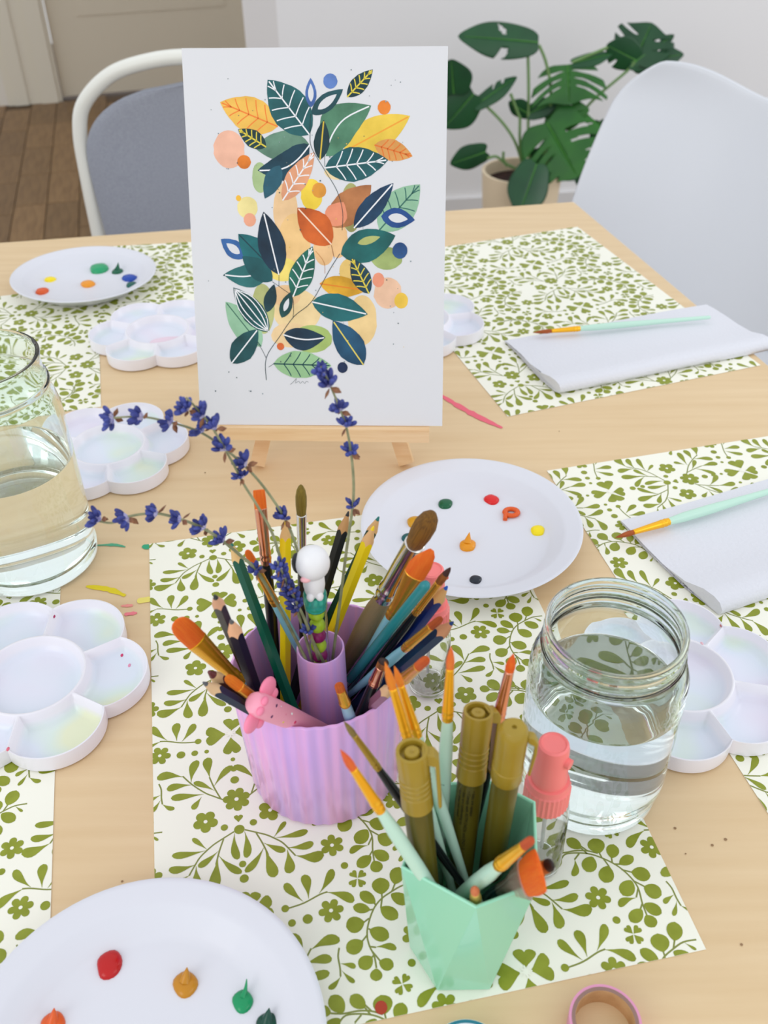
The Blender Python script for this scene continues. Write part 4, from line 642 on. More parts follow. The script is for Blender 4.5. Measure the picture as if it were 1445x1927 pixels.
# ---------------------------------------------------------------- pencils, brushes, pens
ST = {"flat_copper": [[-0.0698, 0.4132, 0.0117], [-0.0681, 0.4183, 0.2025]], "olive_round": [[-0.0559, 0.4267, 0.0096], [-0.0472, 0.4392, 0.1902]], "yellowL": [[-0.0661, 0.3884, 0.0115], [-0.0564, 0.4274, 0.1741]], "green": [[-0.0362, 0.3499, 0.0097], [-0.0873, 0.4172, 0.1667]], "smallblue": [[-0.0324, 0.4156, 0.0098], [-0.0742, 0.3922, 0.1818]], "blackR": [[-0.071, 0.4033, 0.0097], [-0.0206, 0.4382, 0.1711]], "yellowR": [[-0.0552, 0.418, 0.0241], [-0.0058, 0.4094, 0.183]], "greenR": [[-0.0669, 0.4207, 0.019], [-0.0029, 0.4266, 0.176]], "big": [[-0.0378, 0.4292, 0.0268], [0.0253, 0.3871, 0.21]], "angled": [[-0.0295, 0.4291, 0.0165], [0.0229, 0.3723, 0.1975]], "tealend": [[-0.0339, 0.4186, 0.0313], [0.0211, 0.3579, 0.1869]], "dark": [[-0.0298, 0.4179, 0.0208], [0.0335, 0.3652, 0.1909]], "blue1": [[-0.0244, 0.4182, 0.0153], [0.0332, 0.3762, 0.1679]], "smallbr": [[-0.0315, 0.4109, 0.0341], [0.0287, 0.3485, 0.1719]], "blue2": [[-0.0291, 0.4083, 0.0242], [0.0356, 0.3596, 0.1577]], "gold": [[-0.0726, 0.398, 0.0419], [-0.1047, 0.3417, 0.1794]], "blkA": [[-0.0822, 0.3952, 0.0707], [-0.0831, 0.3418, 0.1961]], "blkB": [[-0.0736, 0.3894, 0.0314], [-0.0775, 0.3434, 0.1778]], "brown": [[-0.0712, 0.3617, 0.0847], [-0.0921, 0.3393, 0.1445]], "orng": [[-0.059, 0.3568, 0.0833], [-0.0834, 0.3379, 0.1422]], "navy": [[-0.061, 0.3618, 0.0712], [-0.0931, 0.3284, 0.1486]], "front": [[-0.0106, 0.369, 0.0093], [-0.026, 0.3449, 0.1281]], "dk": [[-0.0344, 0.3722, 0.0094], [-0.0008, 0.354, 0.1362]], "right": [[-0.0117, 0.3928, 0.049], [0.02, 0.3145, 0.1787]], "mauve": [[-0.0227, 0.3965, 0.0318], [0.0021, 0.3342, 0.1361]], "pink": [[-0.0323, 0.3717, 0.0498], [-0.0701, 0.3348, 0.1251]], "m1": [[0.0498, 0.2475, 0.0106], [-0.0203, 0.258, 0.1837]], "m2": [[0.0587, 0.2588, 0.022], [-0.02, 0.2861, 0.168]], "m3": [[0.0413, 0.2648, 0.0107], [-0.0007, 0.2952, 0.1974]], "m4": [[0.0501, 0.2625, 0.0165], [0.0036, 0.3018, 0.1874]], "m5": [[0.0266, 0.2835, 0.0092], [0.0292, 0.3003, 0.2013]], "m6": [[0.0365, 0.2853, 0.009], [0.0596, 0.3108, 0.1847]], "m10": [[0.0219, 0.2747, 0.0136], [0.0602, 0.2288, 0.1603]], "fan": [[0.0472, 0.2785, 0.0212], [0.0661, 0.231, 0.1329]], "k1": [[0.0216, 0.2592, 0.0232], [0.0106, 0.2665, 0.1712]], "k2": [[0.0355, 0.2756, 0.0137], [0.0436, 0.3003, 0.1566]], "k3": [[0.054, 0.2836, 0.0435], [0.0567, 0.2757, 0.1747]], "stub": [[0.0481, 0.258, 0.009], [0.0388, 0.2385, 0.1076]], "tip": [[0.0505, 0.2862, 0.0123], [0.0719, 0.235, 0.1312]]}
GRIM = (28, 28, 30)
def pencil(key, label, col, wood, lead, r=0.0036, taper=3.7, leadf=0.30, lr=0.0011, twist=0.0, group=None):
    b, t = ST[key]; M = frame(b, t) @ Matrix.Rotation(twist, 4, 'Z'); L = (Vector(t) - Vector(b)).length
    th = thing('pencil', label, 'pencil', M=M, group=group)
    n = 48; hexr = lambda a: r * math.cos(math.pi / 6) / math.cos((a + math.pi / 6) % (math.pi / 3) - math.pi / 6)
    A = [2 * math.pi * j / n for j in range(n)]; z_at = lambda rad: L - rad * taper + (lr * 0.35) * taper
    zl = z_at(lr)
    body = MB().rings([[(hexr(a) * math.cos(a), hexr(a) * math.sin(a), 0) for a in A], [(hexr(a) * math.cos(a), hexr(a) * math.sin(a), z_at(hexr(a)) - 0.0004 * math.sin(3 * a)) for a in A]], cap1=False)
    body.build('barrel', cmat(col, 0.28), th, angle=25)
    MB().rings([[((hexr(a) - 1e-5) * math.cos(a), (hexr(a) - 1e-5) * math.sin(a), z_at(hexr(a)) - 0.0004 * math.sin(3 * a)) for a in A], [(lr * 1.05 * math.cos(a), lr * 1.05 * math.sin(a), zl) for a in A]], cap0=False).build('wood_cone', mat('cone_%d_%d_%d' % wood, wood, 0.6, col2=tuple(int(v * 0.86) for v in wood), nscale=60, stretch=(1, 1, 0.15)), th)
    MB().lathe([(lr * 1.05, zl), (lr * 0.75, zl + (L - zl) * 0.45), (lr * 0.45, L - 0.0003), (lr * 0.12, L)], 16).build('lead', cmat(lead, 0.35), th)
    return th
W1, W2, W3 = (232, 190, 140), (226, 172, 132), (206, 160, 110)
pencil('yellowL', 'yellow pencil standing at the back left of the lilac cup', (246, 214, 20), (226, 182, 120), (240, 200, 40), r=0.0037)
pencil('green', 'dark green pencil leaning left in front of the copper brush', (8, 88, 68), (228, 190, 128), (10, 110, 96), r=0.0037)
pencil('blackR', 'black pencil leaning right behind the white pen topper', (30, 34, 42), (196, 148, 96), (34, 36, 42), r=0.0037, taper=4.2)
pencil('yellowR', 'yellow pencil leaning right beside the black pencil', (246, 216, 16), (226, 178, 124), (246, 210, 20), r=0.0039)
pencil('greenR', 'dark green pencil with a teal lead behind the yellow one on the right', (10, 62, 48), (214, 170, 116), (26, 116, 112), r=0.0036)
pencil('blue1', 'royal blue pencil at the right, tip against the plate', (14, 40, 112), (214, 170, 112), (22, 92, 200), r=0.0042)
pencil('blue2', 'dark blue pencil leaning furthest right from the lilac cup', (14, 44, 84), (206, 148, 110), (20, 62, 128), r=0.0042)
pencil('blkA', 'black pencil leaning left with a worn graphite tip', (44, 44, 48), (226, 172, 138), (48, 50, 56), r=0.0036, lr=0.0013)
pencil('blkB', 'navy black pencil in front of the worn black pencil', (22, 22, 44), (236, 180, 140), (92, 92, 94), r=0.0042, lr=0.0012)
pencil('brown', 'brown pencil with a chunky lead at the left rim of the lilac cup', (104, 60, 50), (232, 196, 146), (104, 52, 54), r=0.0040, lr=0.0021, taper=3.4)
pencil('navy', 'navy pencil with a graphite tip lowest at the left rim of the lilac cup', (18, 40, 70), (232, 194, 150), (88, 92, 98), r=0.0037, lr=0.0012, taper=4.0)
pencil('mauve', 'mauve pencil at the right rim of the lilac cup behind the thin gold brushes', (136, 84, 104), (230, 184, 142), (90, 56, 60), r=0.0038)
def sect(mb, st, n=20, cap0=True, cap1=True):
    """stations (z, rx, ry[, slant])"""
    mb.rings([[(s[1] * math.cos(a), s[2] * math.sin(a), s[0] + (s[3] * math.cos(a) if len(s) > 3 else 0)) for a in np.linspace(0, 2 * math.pi, n + 1)[:-1]] for s in st], cap0, cap1); return mb
GOLD = mat('gold_ferrule', (255, 190, 44), 0.24, metal=0.62); COPPER = mat('copper_ferrule', (232, 164, 138), 0.2, metal=1.0); SILVER = mat('silver_ferrule', (222, 216, 210), 0.16, metal=1.0); BRONZE = mat('bronze_ferrule', (238, 170, 62), 0.24, metal=0.75)
def bris(col, tip): 
    return mat('bristle_%d_%d_%d' % col, col, 0.55, col2=tip, nscale=5, stretch=(260, 260, 6), detail=3, contrast=(0.3, 0.7), bump=0.5, bscale=60)
def brush(key, label, hcol, ferr, bcol, lb, lf, rb, rf, rh, shape='round', flat=1.0, tipcol=None, hrough=0.25, bt=None, roll=0.0, loc=None, hmat=None, tipdark=None, crimps=True):
    b, t = bt or ST[key]; M = frame(b, t) @ Matrix.Rotation(roll, 4, 'Z'); L = (Vector(t) - Vector(b)).length
    th = thing('paintbrush', label, 'paintbrush', M=M)
    if lb > 1:   # lengths read off as they show: turn them into lengths along the handle
        pj = lambda q: Vector((q - Vector((0, 0, CAMZ))).dot(a_) / (q - Vector((0, 0, CAMZ))).dot(FWD) * FPX for a_ in (RT, UP))
        B_, T_ = Vector(b), Vector(t); pt = pj(T_)
        def along(px):
            s = 0.0
            while s < 0.6 and (pj(T_ + (B_ - T_) * s) - pt).length < px: s += 0.002
            return s * L
        l1 = along(lb); lf = along(lb + lf) - l1; lb = l1
    zb, zf = L - lb, L - lb - lf; fy = flat
    tc_ = tipcol or tuple(int(v * 0.8) for v in bcol)
    bm_ = bris(bcol, tc_); mb = MB()
    if shape == 'round': sect(mb, [(zb - 0.002, rb * 0.8, rb * 0.8), (zb, rb * 0.86, rb * 0.86), (zb + lb * 0.25, rb, rb), (zb + lb * 0.5, rb * 0.86, rb * 0.86), (zb + lb * 0.75, rb * 0.52, rb * 0.52), (zb + lb * 0.92, rb * 0.2, rb * 0.2), (L, rb * 0.04, rb * 0.04)])
    elif shape == 'mop': sect(mb, [(zb - 0.002, rb * 0.85, rb * 0.85), (zb, rb * 0.9, rb * 0.9), (zb + lb * 0.3, rb * 1.08, rb * 1.05), (zb + lb * 0.6, rb * 1.1, rb * 1.0), (zb + lb * 0.82, rb * 0.85, rb * 0.75), (zb + lb * 0.95, rb * 0.45, rb * 0.4), (L, rb * 0.1, rb * 0.1)])
    elif shape == 'flat': sect(mb, [(zb - 0.002, rb * 0.95, rb * fy), (zb, rb, rb * fy), (zb + lb * 0.6, rb * 1.0, rb * fy * 0.7), (L - 0.0004, rb * 0.94, rb * fy * 0.35), (L, rb * 0.9, rb * fy * 0.2)], 24)
    elif shape == 'filbert': sect(mb, [(zb - 0.002, rb * 0.95, rb * fy), (zb, rb, rb * fy), (zb + lb * 0.5, rb * 1.02, rb * fy * 0.85), (zb + lb * 0.75, rb * 0.93, rb * fy * 0.65), (zb + lb * 0.9, rb * 0.72, rb * fy * 0.45), (zb + lb * 0.97, rb * 0.46, rb * fy * 0.3), (L, rb * 0.14, rb * fy * 0.12)], 24)
    elif shape == 'angled': sect(mb, [(zb - 0.002, rb * 0.95, rb * fy, 0), (zb, rb, rb * fy, 0), (zb + lb * 0.4, rb * 1.02, rb * fy * 0.8, 0.002), (zb + lb * 0.72, rb * 0.8, rb * fy * 0.5, 0.0035), (L - lb * 0.1, rb * 0.45, rb * fy * 0.3, 0.003), (L, rb * 0.1, rb * fy * 0.1, 0.0008)], 24)
    elif shape == 'fan': sect(mb, [(zb - 0.002, rb * 0.8, rb * fy), (zb, rb * 0.86, rb * fy), (zb + lb * 0.5, rb, rb * fy * 0.8), (L - lb * 0.15, rb * 1.0, rb * fy * 0.6), (L - lb * 0.03, rb * 0.96, rb * fy * 0.4), (L, rb * 0.88, rb * fy * 0.25)], 28)
    o = mb.build('bristles', bm_, th, angle=70)
    if tipdark: tag(sect(MB(), [(L - lb * 0.42, rb * 0.80, rb * 0.80), (L - lb * 0.2, rb * 0.55, rb * 0.5), (L - lb * 0.02, rb * 0.16, rb * 0.12)] if shape == 'round' else [(zb + lb * q, rb * k, rb * fy * k2) for q, k, k2 in ((0.55, 1.0, 0.82), (0.62, 1.03, 0.84), (0.76, 0.97, 0.72), (0.9, 0.76, 0.53), (0.97, 0.5, 0.36), (1.005, 0.17, 0.16))], 14).build('dark_tip', cmat(tipdark, 0.6), o), 'dark stained bristle tip', None)
    fe = MB(); w0 = rb if shape != 'round' else rb * 0.92; f1 = fy if shape not in ('round', 'mop') else 1.0
    st = [(zf - 0.0005, rf * 0.98, rf * 0.98)]
    if crimps:
        for q in (0.05, 0.15): st += [(zf + lf * q, rf, rf), (zf + lf * (q + 0.02), rf * 1.07, rf * 1.07), (zf + lf * (q + 0.05), rf * 1.07, rf * 1.07), (zf + lf * (q + 0.07), rf, rf)]
    st += [(zf + lf * 0.3, rf * 0.98, rf * 0.96), (zf + lf * 0.65, (rf + w0) / 2 * (1.0), (rf + w0 * f1 * 1.1) / 2), (zb - 0.0006, w0 * 1.02, w0 * f1 * 1.12), (zb, w0 * 1.04, w0 * f1 * 1.16), (zb + 0.0004, w0 * 0.98, w0 * f1 * 1.0)]
    sect(fe, st, 24).build('ferrule', ferr, th, angle=50)
    hz = zf
    sect(MB(), [(0, rh * 0.45, rh * 0.45), (0.0015, rh * 0.55, rh * 0.55), (hz * 0.35, rh * 0.72, rh * 0.72), (hz * 0.68, rh, rh), (hz * 0.88, rh * 0.98, rh * 0.98), (hz, rf * 0.93, rf * 0.93)], 20).build('handle', hmat or cmat(hcol, hrough), th)
    return th
OR1, OR2 = (252, 126, 26), (242, 102, 16); LB = (140, 200, 218); BK = (20, 22, 26); MT = (196, 232, 214)
brush('flat_copper', 'flat orange brush with a copper ferrule at the back of the lilac cup', BK, COPPER, OR1, 35, 101, 0.0034, 0.0032, 0.0034, 'flat', 0.45, OR2)
brush('olive_round', 'round olive brush with a silver ferrule behind the white topper', (60, 50, 44), SILVER, (150, 128, 40), 56, 80, 0.0030, 0.0027, 0.003, 'mop', 1.0, (110, 90, 24))
brush('smallblue', 'small orange brush with a light blue handle beside the dark green pencil', LB, BRONZE, OR1, 32, 82, 0.0022, 0.0026, 0.0030, 'filbert', 0.6, OR2)
brush('big', 'big brown brush with a silver ferrule and worn wooden handle', (0, 0, 0), SILVER, (140, 96, 26), 68, 118, 0.0056, 0.0057, 0.0068, 'mop', 0.9, (96, 62, 16), hmat=mat('worn_handle', (134, 116, 84), 0.5, col2=(188, 156, 104), nscale=14, stretch=(2, 2, 0.5), contrast=(0.45, 0.62), bump=0.3, bscale=300))
brush('angled', 'broad orange brush with a gold ferrule right of the big brown brush', LB, BRONZE, (252, 128, 38), 56, 88, 0.0058, 0.0036, 0.0036, 'angled', 0.42, (244, 100, 20))
brush('dark', 'thin brush with a dark stained tip beside the teal handle', BK, BRONZE, (166, 96, 30), 35, 72, 0.0023, 0.0022, 0.0028, 'round', 1, (120, 60, 20), tipdark=(60, 30, 26))
brush('smallbr', 'small brown brush with a light blue handle above the dark blue pencil', LB, BRONZE, (186, 84, 24), 28, 62, 0.0021, 0.0026, 0.0031, 'filbert', 0.6, (150, 58, 14))
brush('gold', 'wide orange brush with a gold ferrule leaning furthest left', LB, GOLD, (252, 124, 26), 56, 114, 0.0058, 0.0040, 0.0040, 'filbert', 0.34, (244, 98, 14))
brush('orng', 'small orange brush with a gold ferrule over the brown pencil', LB, BRONZE, (246, 140, 20), 33, 60, 0.0030, 0.0030, 0.003, 'filbert', 0.6, (232, 110, 16))
brush('front', 'small orange brush standing in front of the lilac tube', (150, 180, 206), BRONZE, (226, 110, 30), 16, 26, 0.0026, 0.0031, 0.0034, 'filbert', 0.7, (190, 80, 20))
brush('dk', 'brush with a black tip and copper ferrule at the right rim of the lilac cup', BK, COPPER, (190, 110, 40), 18, 32, 0.0030, 0.0034, 0.0034, 'filbert', 0.7, (90, 50, 30), tipdark=(50, 30, 26))
brush('right', 'orange brush leaning over the right rim of the lilac cup', LB, BRONZE, (230, 104, 24), 26, 36, 0.0025, 0.0032, 0.003, 'filbert', 0.7, (206, 80, 14))
b, t = ST['tealend']; M = frame(b, t); L = (Vector(t) - Vector(b)).length
tt = thing('paintbrush', 'teal brush standing upside down with its blunt handle end up', 'paintbrush', M=M)
sect(MB(), [(0.035, 0.0028, 0.0028), (L * 0.6, 0.0032, 0.0032), (L - 0.003, 0.0029, 0.0029), (L - 0.0008, 0.0022, 0.0022), (L, 0.0010, 0.0010)]).build('handle', cmat((34, 128, 134), 0.2), tt)
sect(MB(), [(0.012, 0.0024, 0.0024), (0.036, 0.0028, 0.0028)]).build('ferrule', SILVER, tt); sect(MB(), [(0, 0.0006, 0.0006), (0.013, 0.0022, 0.0022)]).build('bristles', bris((150, 100, 40), (110, 70, 30)), tt)
# pink novelty pen
b, t = ST['pink']; M = frame(b, t); L = (Vector(t) - Vector(b)).length; PK = mat('soft_pink', (255, 168, 192), 0.4, sss=0.1); PK2 = mat('deep_pink', (255, 142, 176), 0.4, sss=0.1)
tt = thing('novelty_pen', 'pink pen with rounded ears and a soft snout at the front of the lilac cup', 'pen', M=M)
sect(MB(), [(0, 0.002, 0.002), (0.012, 0.005, 0.005), (L - 0.035, 0.0064, 0.0064), (L - 0.012, 0.0070, 0.0068), (L - 0.004, 0.0070, 0.0068), (L, 0.0056, 0.0054), (L + 0.0015, 0.003, 0.003)], 24).build('barrel', PK, tt)
for sx, pz, big in ((1, L - 0.007, 1), (-1, L - 0.006, 1), (1, L - 0.0135, 0), (-1, L - 0.0125, 0)):
    r = 0.0062 if big else 0.0034
    MB().sphere((sx * (0.0098 if big else 0.0085), 0.0005, pz), (r * (1.05 if big else 1), 0.0024, r * (0.85 if sx < 0 else 1.0)), 16, 10).build('ear', PK2, tt)
for x in (-0.0028, 0.0028): MB().sphere((x, -0.0052, L - 0.001), (0.0028, 0.002, 0.0022), 12, 8).build('snout_pad', PK2, tt)
for x in (-0.0030, 0.0030): MB().sphere((x, -0.0062, L - 0.0115), (0.0011, 0.0006, 0.0005), 8, 6).build('eye', cmat((90, 40, 90), 0.3), tt)
for x, z, c in ((-0.003, 0.050, (240, 205, 80)), (0.002, 0.046, (250, 250, 250)), (0.003, 0.058, (250, 240, 245)), (-0.001, 0.040, (225, 60, 110)), (0.0005, 0.052, (240, 110, 150))):
    z = L - (0.075 - z) ; 
    if z > 0.02: MB().sphere((x, -0.0064 * math.sqrt(max(0.1, 1 - (x / 0.0064) ** 2)) + 0.0002, z), (0.0011, 0.0004, 0.0011), 8, 6).build('printed_spot', cmat(c, 0.4), tt)
# beaded pen with a white topper, standing in the tube
b = Vector((-0.0395, 0.3925, 0.009)); t = atY(586, 1034, 0.384); M = frame(b, t); L = (t - b).length
CLR = mat('clear_tube', (244, 252, 250), 0.03, trans=1.0, ior=1.25)
tt = thing('novelty_pen', 'clear pen of lime and magenta beads with a white rounded topper in the centre tube', 'pen', M=M)
MB().sphere((0, 0, L - 0.0098), (0.0094, 0.0092, 0.0104), 28, 18).build('topper_head', mat('topper_white', (238, 238, 240), 0.35, sss=0.1), tt)
MB().lathe([(0.0035, L - 0.034), (0.0052, L - 0.031), (0.0060, L - 0.026), (0.0058, L - 0.020), (0.004, L - 0.017)], 24).build('topper_body', MATS['topper_white'], tt)
MB().sphere((-0.0082, 0.0015, L - 0.0105), (0.0030, 0.0042, 0.0066), 14, 10).build('side_patch', cmat((34, 36, 42), 0.4), tt)
MB().sphere((-0.0042, -0.0066, L - 0.0152), (0.0030, 0.0020, 0.0019), 12, 8).build('pink_spot', cmat((250, 190, 196), 0.5), tt)
for sx in (-1, 1): MB().sphere((sx * 0.0025, -0.0045, L - 0.031), (0.0022, 0.0024, 0.0030), 12, 8).build('foot', MATS['topper_white'], tt)
MB().lathe([(0.0058, L - 0.044), (0.0064, L - 0.043), (0.0066, L - 0.034), (0.0062, L - 0.0325), (0.005, L - 0.033)], 28).build('collar', mat('teal_clear', (70, 196, 180), 0.1, trans=0.55), tt)
bead = [((206, 230, 40), L - 0.0485), ((206, 230, 40), L - 0.0585), ((170, 16, 110), L - 0.067), ((206, 230, 40), L - 0.0755), ((170, 16, 110), L - 0.084), ((206, 230, 40), L - 0.093)]
for c, z in bead: MB().sphere((0, 0, z), (0.0047, 0.0047, 0.0049), 16, 10).build('bead', cmat(c, 0.25), tt)
MB().lathe([(0.0056, 0.004), (0.0060, L - 0.044), (0.0055, L - 0.044), (0.0051, 0.004)], 28, closed=True).build('clear_barrel', CLR, tt)
# --- mint cup brushes
brush('m1', 'mint brush with an orange tip leaning furthest left from the mint cup', MT, GOLD, (244, 120, 40), 44, 92, 0.0020, 0.0026, 0.0035, 'round', 1, (232, 90, 60), tipdark=None)
brush('m2', 'thin brush with a dull gold ferrule and black handle leaning left', BK, mat('dull_gold', (176, 146, 64), 0.3, metal=0.8), (150, 130, 70), 34, 75, 0.0016, 0.0019, 0.0026, 'round', 1, (120, 100, 50))
brush('m3', 'mint brush left of the pair with touching gold ferrules', MT, GOLD, (246, 152, 40), 52, 97, 0.0021, 0.0025, 0.0030, 'round', 1, (240, 120, 30))
brush('m4', 'mint brush right of the pair with touching gold ferrules', MT, GOLD, (246, 152, 40), 39, 98, 0.0019, 0.0024, 0.0031, 'round', 1, (240, 130, 60))
brush('m5', 'upright mint brush with a gold ferrule behind the middle gold pen', MT, GOLD, (246, 150, 60), 42, 95, 0.0020, 0.0027, 0.0034, 'round', 1, (236, 84, 36))
brush('m6', 'black brush with a copper ferrule between the two right gold pens', BK, COPPER, (244, 112, 16), 34, 98, 0.0024, 0.0030, 0.0031, 'round', 1, (232, 80, 10))
brush('m10', 'mint brush with a flat orange tip lying low at the right of the mint cup', MT, GOLD, (214, 96, 50), 24, 57, 0.0021, 0.0032, 0.0040, 'filbert', 0.8, (190, 70, 36))
brush('fan', 'wide orange fan brush with a clear ferrule over the right rim of the mint cup', (30, 70, 74), mat('clear_ferrule', (226, 206, 190), 0.12, trans=0.7), (252, 126, 24), 34, 46, 0.0094, 0.0042, 0.0040, 'fan', 0.26, (244, 96, 12), roll=-0.25, crimps=False)
brush('stub', 'short mint brush with an orange tip at the front corner of the mint cup', MT, mat('pale_gold', (240, 206, 110), 0.35, metal=0.5), (232, 146, 96), 12, 12, 0.0022, 0.0029, 0.0042, 'round', 1, (220, 110, 70), crimps=False)
brush('tip', 'small brush with a black tip poking out behind the fan brush', BK, BRONZE, (216, 140, 40), 22, 26, 0.0030, 0.0028, 0.0028, 'filbert', 0.8, (180, 100, 24), tipdark=(40, 30, 30))
# two brushes lying on the towels
def lie(label, pt, pe, z1, z2, **k):
    t = at(*pt, z1); e = at(*pe, z2); brush(None, label, MT, GOLD, (196, 96, 36), bt=(tuple(e), tuple(t)), **k)
lie('mint brush lying on the far folded towel', (1002, 626), (1336, 597), 0.0105, 0.0115, lb=0.022, lf=0.032, rb=0.0024, rf=0.0031, rh=0.0037, shape='round')
lie('mint brush lying on the nearer folded towel', (1157, 1012), (1490, 912), 0.0100, 0.0115, lb=0.018, lf=0.034, rb=0.0024, rf=0.0033, rh=0.0043, shape='round')
# --- gold paint pens
GP = mat('gold_plastic', (166, 140, 44), 0.32, col2=(156, 130, 38), nscale=30, coat=0.1); GB = mat('dark_gold_barrel', (98, 88, 24), 0.3, col2=(84, 76, 20), nscale=20)
def text_mesh(cu):
    t_ = bpy.data.objects.new('lettering', cu); C.objects.link(t_); bpy.context.view_layer.update()
    me = bpy.data.meshes.new_from_object(t_.evaluated_get(bpy.context.evaluated_depsgraph_get())); bpy.data.objects.remove(t_)
    me.materials.clear(); o = bpy.data.objects.new('lettering', me); C.objects.link(o); o['kind'] = 'stuff'; return o
def pen(key, label, clip_a, Lc, style, text=None):
    b, t = ST[key]; b, t = Vector(b), Vector(t); M = frame(b, t); L = (t - b).length; r = 0.0072
    th = thing('paint_pen', label, 'pen', M=M)
    zc = L - Lc
    if style == 'ring':
        prof = [(r * 1.0, zc), (r * 1.05, zc + 0.0005), (r * 1.03, zc + 0.008)] + [x for k in range(4) for x in ((r * 1.03, zc + 0.0100 + k * 0.0034), (r * 0.97, zc + 0.0106 + k * 0.0034), (r * 1.0, zc + 0.0122 + k * 0.0034))] + [(r * 1.02, zc + 0.026), (r * 1.04, L - 0.0025), (r * 1.0, L), (r * 0.80, L), (r * 0.74, L - 0.0035), (r * 0.52, L - 0.0036), (r * 0.50, L - 0.0012), (r * 0.44, L - 0.0006), (r * 0.18, L - 0.0006), (r * 0.1, L - 0.0012)]
    else:
        prof = [(r * 0.98, zc), (r * 1.02, zc + 0.0005), (r * 1.02, zc + 0.010), (r * 0.98, zc + 0.0104), (r * 0.97, L - 0.006), (r * 0.90, L - 0.002), (r * 0.70, L), (r * 0.16, L), (r * 0.14, L - 0.0012)]
    cap = MB().lathe(prof, 40).build('cap', GP, th, angle=35)
    ca, sa = math.cos(clip_a), math.sin(clip_a); Rz = Matrix(((ca, -sa, 0, 0), (sa, ca, 0, 0), (0, 0, 1, 0), (0, 0, 0, 1)))
    if style == 'ring':
        w = 0.0030; cl = MB(); pts = [(r * 0.6, L), (r * 1.35, L - 0.0012), (r * 1.62, L - 0.005), (r * 1.58, zc + 0.001), (r * 1.40, zc - 0.0005), (r * 1.34, zc + 0.002), (r * 1.36, L - 0.0085), (r * 0.95, L - 0.0075)]
        cl.add([Rz @ Vector((x, -w, z)) for x, z in pts] + [Rz @ Vector((x, w, z)) for x, z in pts], [tuple(range(8)), tuple(range(15, 7, -1))] + [(i, 8 + i, 8 + (i + 1) % 8, (i + 1) % 8) for i in range(8)])
    else:
        w = 0.0020; pts = [(r * 0.9, L - 0.004), (r * 1.3, L - 0.0045), (r * 1.62, L - 0.009), (r * 1.66, L - 0.016), (r * 1.5, zc + 0.006), (r * 1.34, zc + 0.006), (r * 1.46, L - 0.016), (r * 1.38, L - 0.0105), (r * 0.95, L - 0.0085)]; n = len(pts)
        cl = MB().add([Rz @ Vector((x, -w, z)) for x, z in pts] + [Rz @ Vector((x, w, z)) for x, z in pts], [tuple(range(n)), tuple(range(2 * n - 1, n - 1, -1))] + [(i, n + i, n + (i + 1) % n, (i + 1) % n) for i in range(n)])
    o = cl.build('clip', GP, cap, smooth=False); bv = o.modifiers.new('bevel', 'BEVEL'); bv.width = 0.0005; bv.segments = 2
    MB().lathe([(r * 0.6, 0), (r * 0.9, 0.002), (r * 0.92, zc - 0.004), (r * 0.86, zc - 0.002), (r * 0.86, zc + 0.001)], 40).build('barrel', GB, th)
    for i, line in enumerate(text or []):
        cu = bpy.data.curves.new('lettering', 'FONT'); cu.body = line; cu.size = 0.0024; cu.extrude = 0.00002; o = text_mesh(cu); o.parent = th
        a = -math.pi / 2 + (i - (len(text) - 1) / 2) * 0.36 - 0.30; rr2 = r * 0.92 + 0.00012
        nrm = Vector((math.cos(a), math.sin(a), 0)); up_ = Vector((0, 0, -1)); rt = up_; upv = nrm.cross(rt)
        Mt = Matrix(((rt.x, upv.x, nrm.x, nrm.x * rr2), (rt.y, upv.y, nrm.y, nrm.y * rr2), (rt.z, upv.z, nrm.z, zc - 0.0035), (0, 0, 0, 1))); o.matrix_local = Mt
        o.data.materials.append(cmat((30, 28, 14), 0.5))
    return th
pen('k1', 'gold paint pen at the left of the mint cup with a recessed cap end', -0.1, 0.0375, 'ring')
pen('k2', 'tallest gold paint pen in the middle of the mint cup with small black lettering', 0.55, 0.0420, 'ring', ['\u2022 Ink does not smell', '\u2022 Inks are conforming to', '\u2022 Comply with ASTM D4236 and EN71-3', '\u2022 Inks are opaque'])
pen('k3', 'gold paint pen with a domed cap at the right of the mint cup', 0.1, 0.0400, 'dome')
# lettering on a pencil and brush numbers
def label_text(parent_name, key, txt, z, size, r, a, col, flip=False):
    b, t = ST[key]; th = parent_name
    cu = bpy.data.curves.new('lettering', 'FONT'); cu.body = txt; cu.size = size; cu.extrude = 0.00002; cu.align_x = 'CENTER'; o = text_mesh(cu); o.parent = th
    nrm = Vector((math.cos(a), math.sin(a), 0)); rt = Vector((0, 0, -1 if flip else 1)); upv = nrm.cross(rt)
    o.matrix_local = Matrix(((rt.x, upv.x, nrm.x, nrm.x * r), (rt.y, upv.y, nrm.y, nrm.y * r), (rt.z, upv.z, nrm.z, z), (0, 0, 0, 1))); o.data.materials.append(cmat(col, 0.4))
for o in list(C.objects):
    if o.get('label', '').startswith('dark blue pencil leaning furthest'): label_text(o, 'blue2', '8 STAB', 0.045, 0.0034, 0.0043, -math.pi / 2, (190, 196, 205), True)
    if o.get('label', '').startswith('flat orange brush with a copper'): label_text(o, 'flat_copper', '8', 0.075, 0.0030, 0.0034, -math.pi / 2, (150, 150, 140))
    if o.get('label', '').startswith('upright mint brush'): label_text(o, 'm5', '2', 0.105, 0.0026, 0.0036, -math.pi / 2, (90, 130, 120))
    if o.get('label', '').startswith('mint brush left of the pair'): label_text(o, 'm3', '0', 0.110, 0.0022, 0.0032, -math.pi / 2, (90, 130, 120))
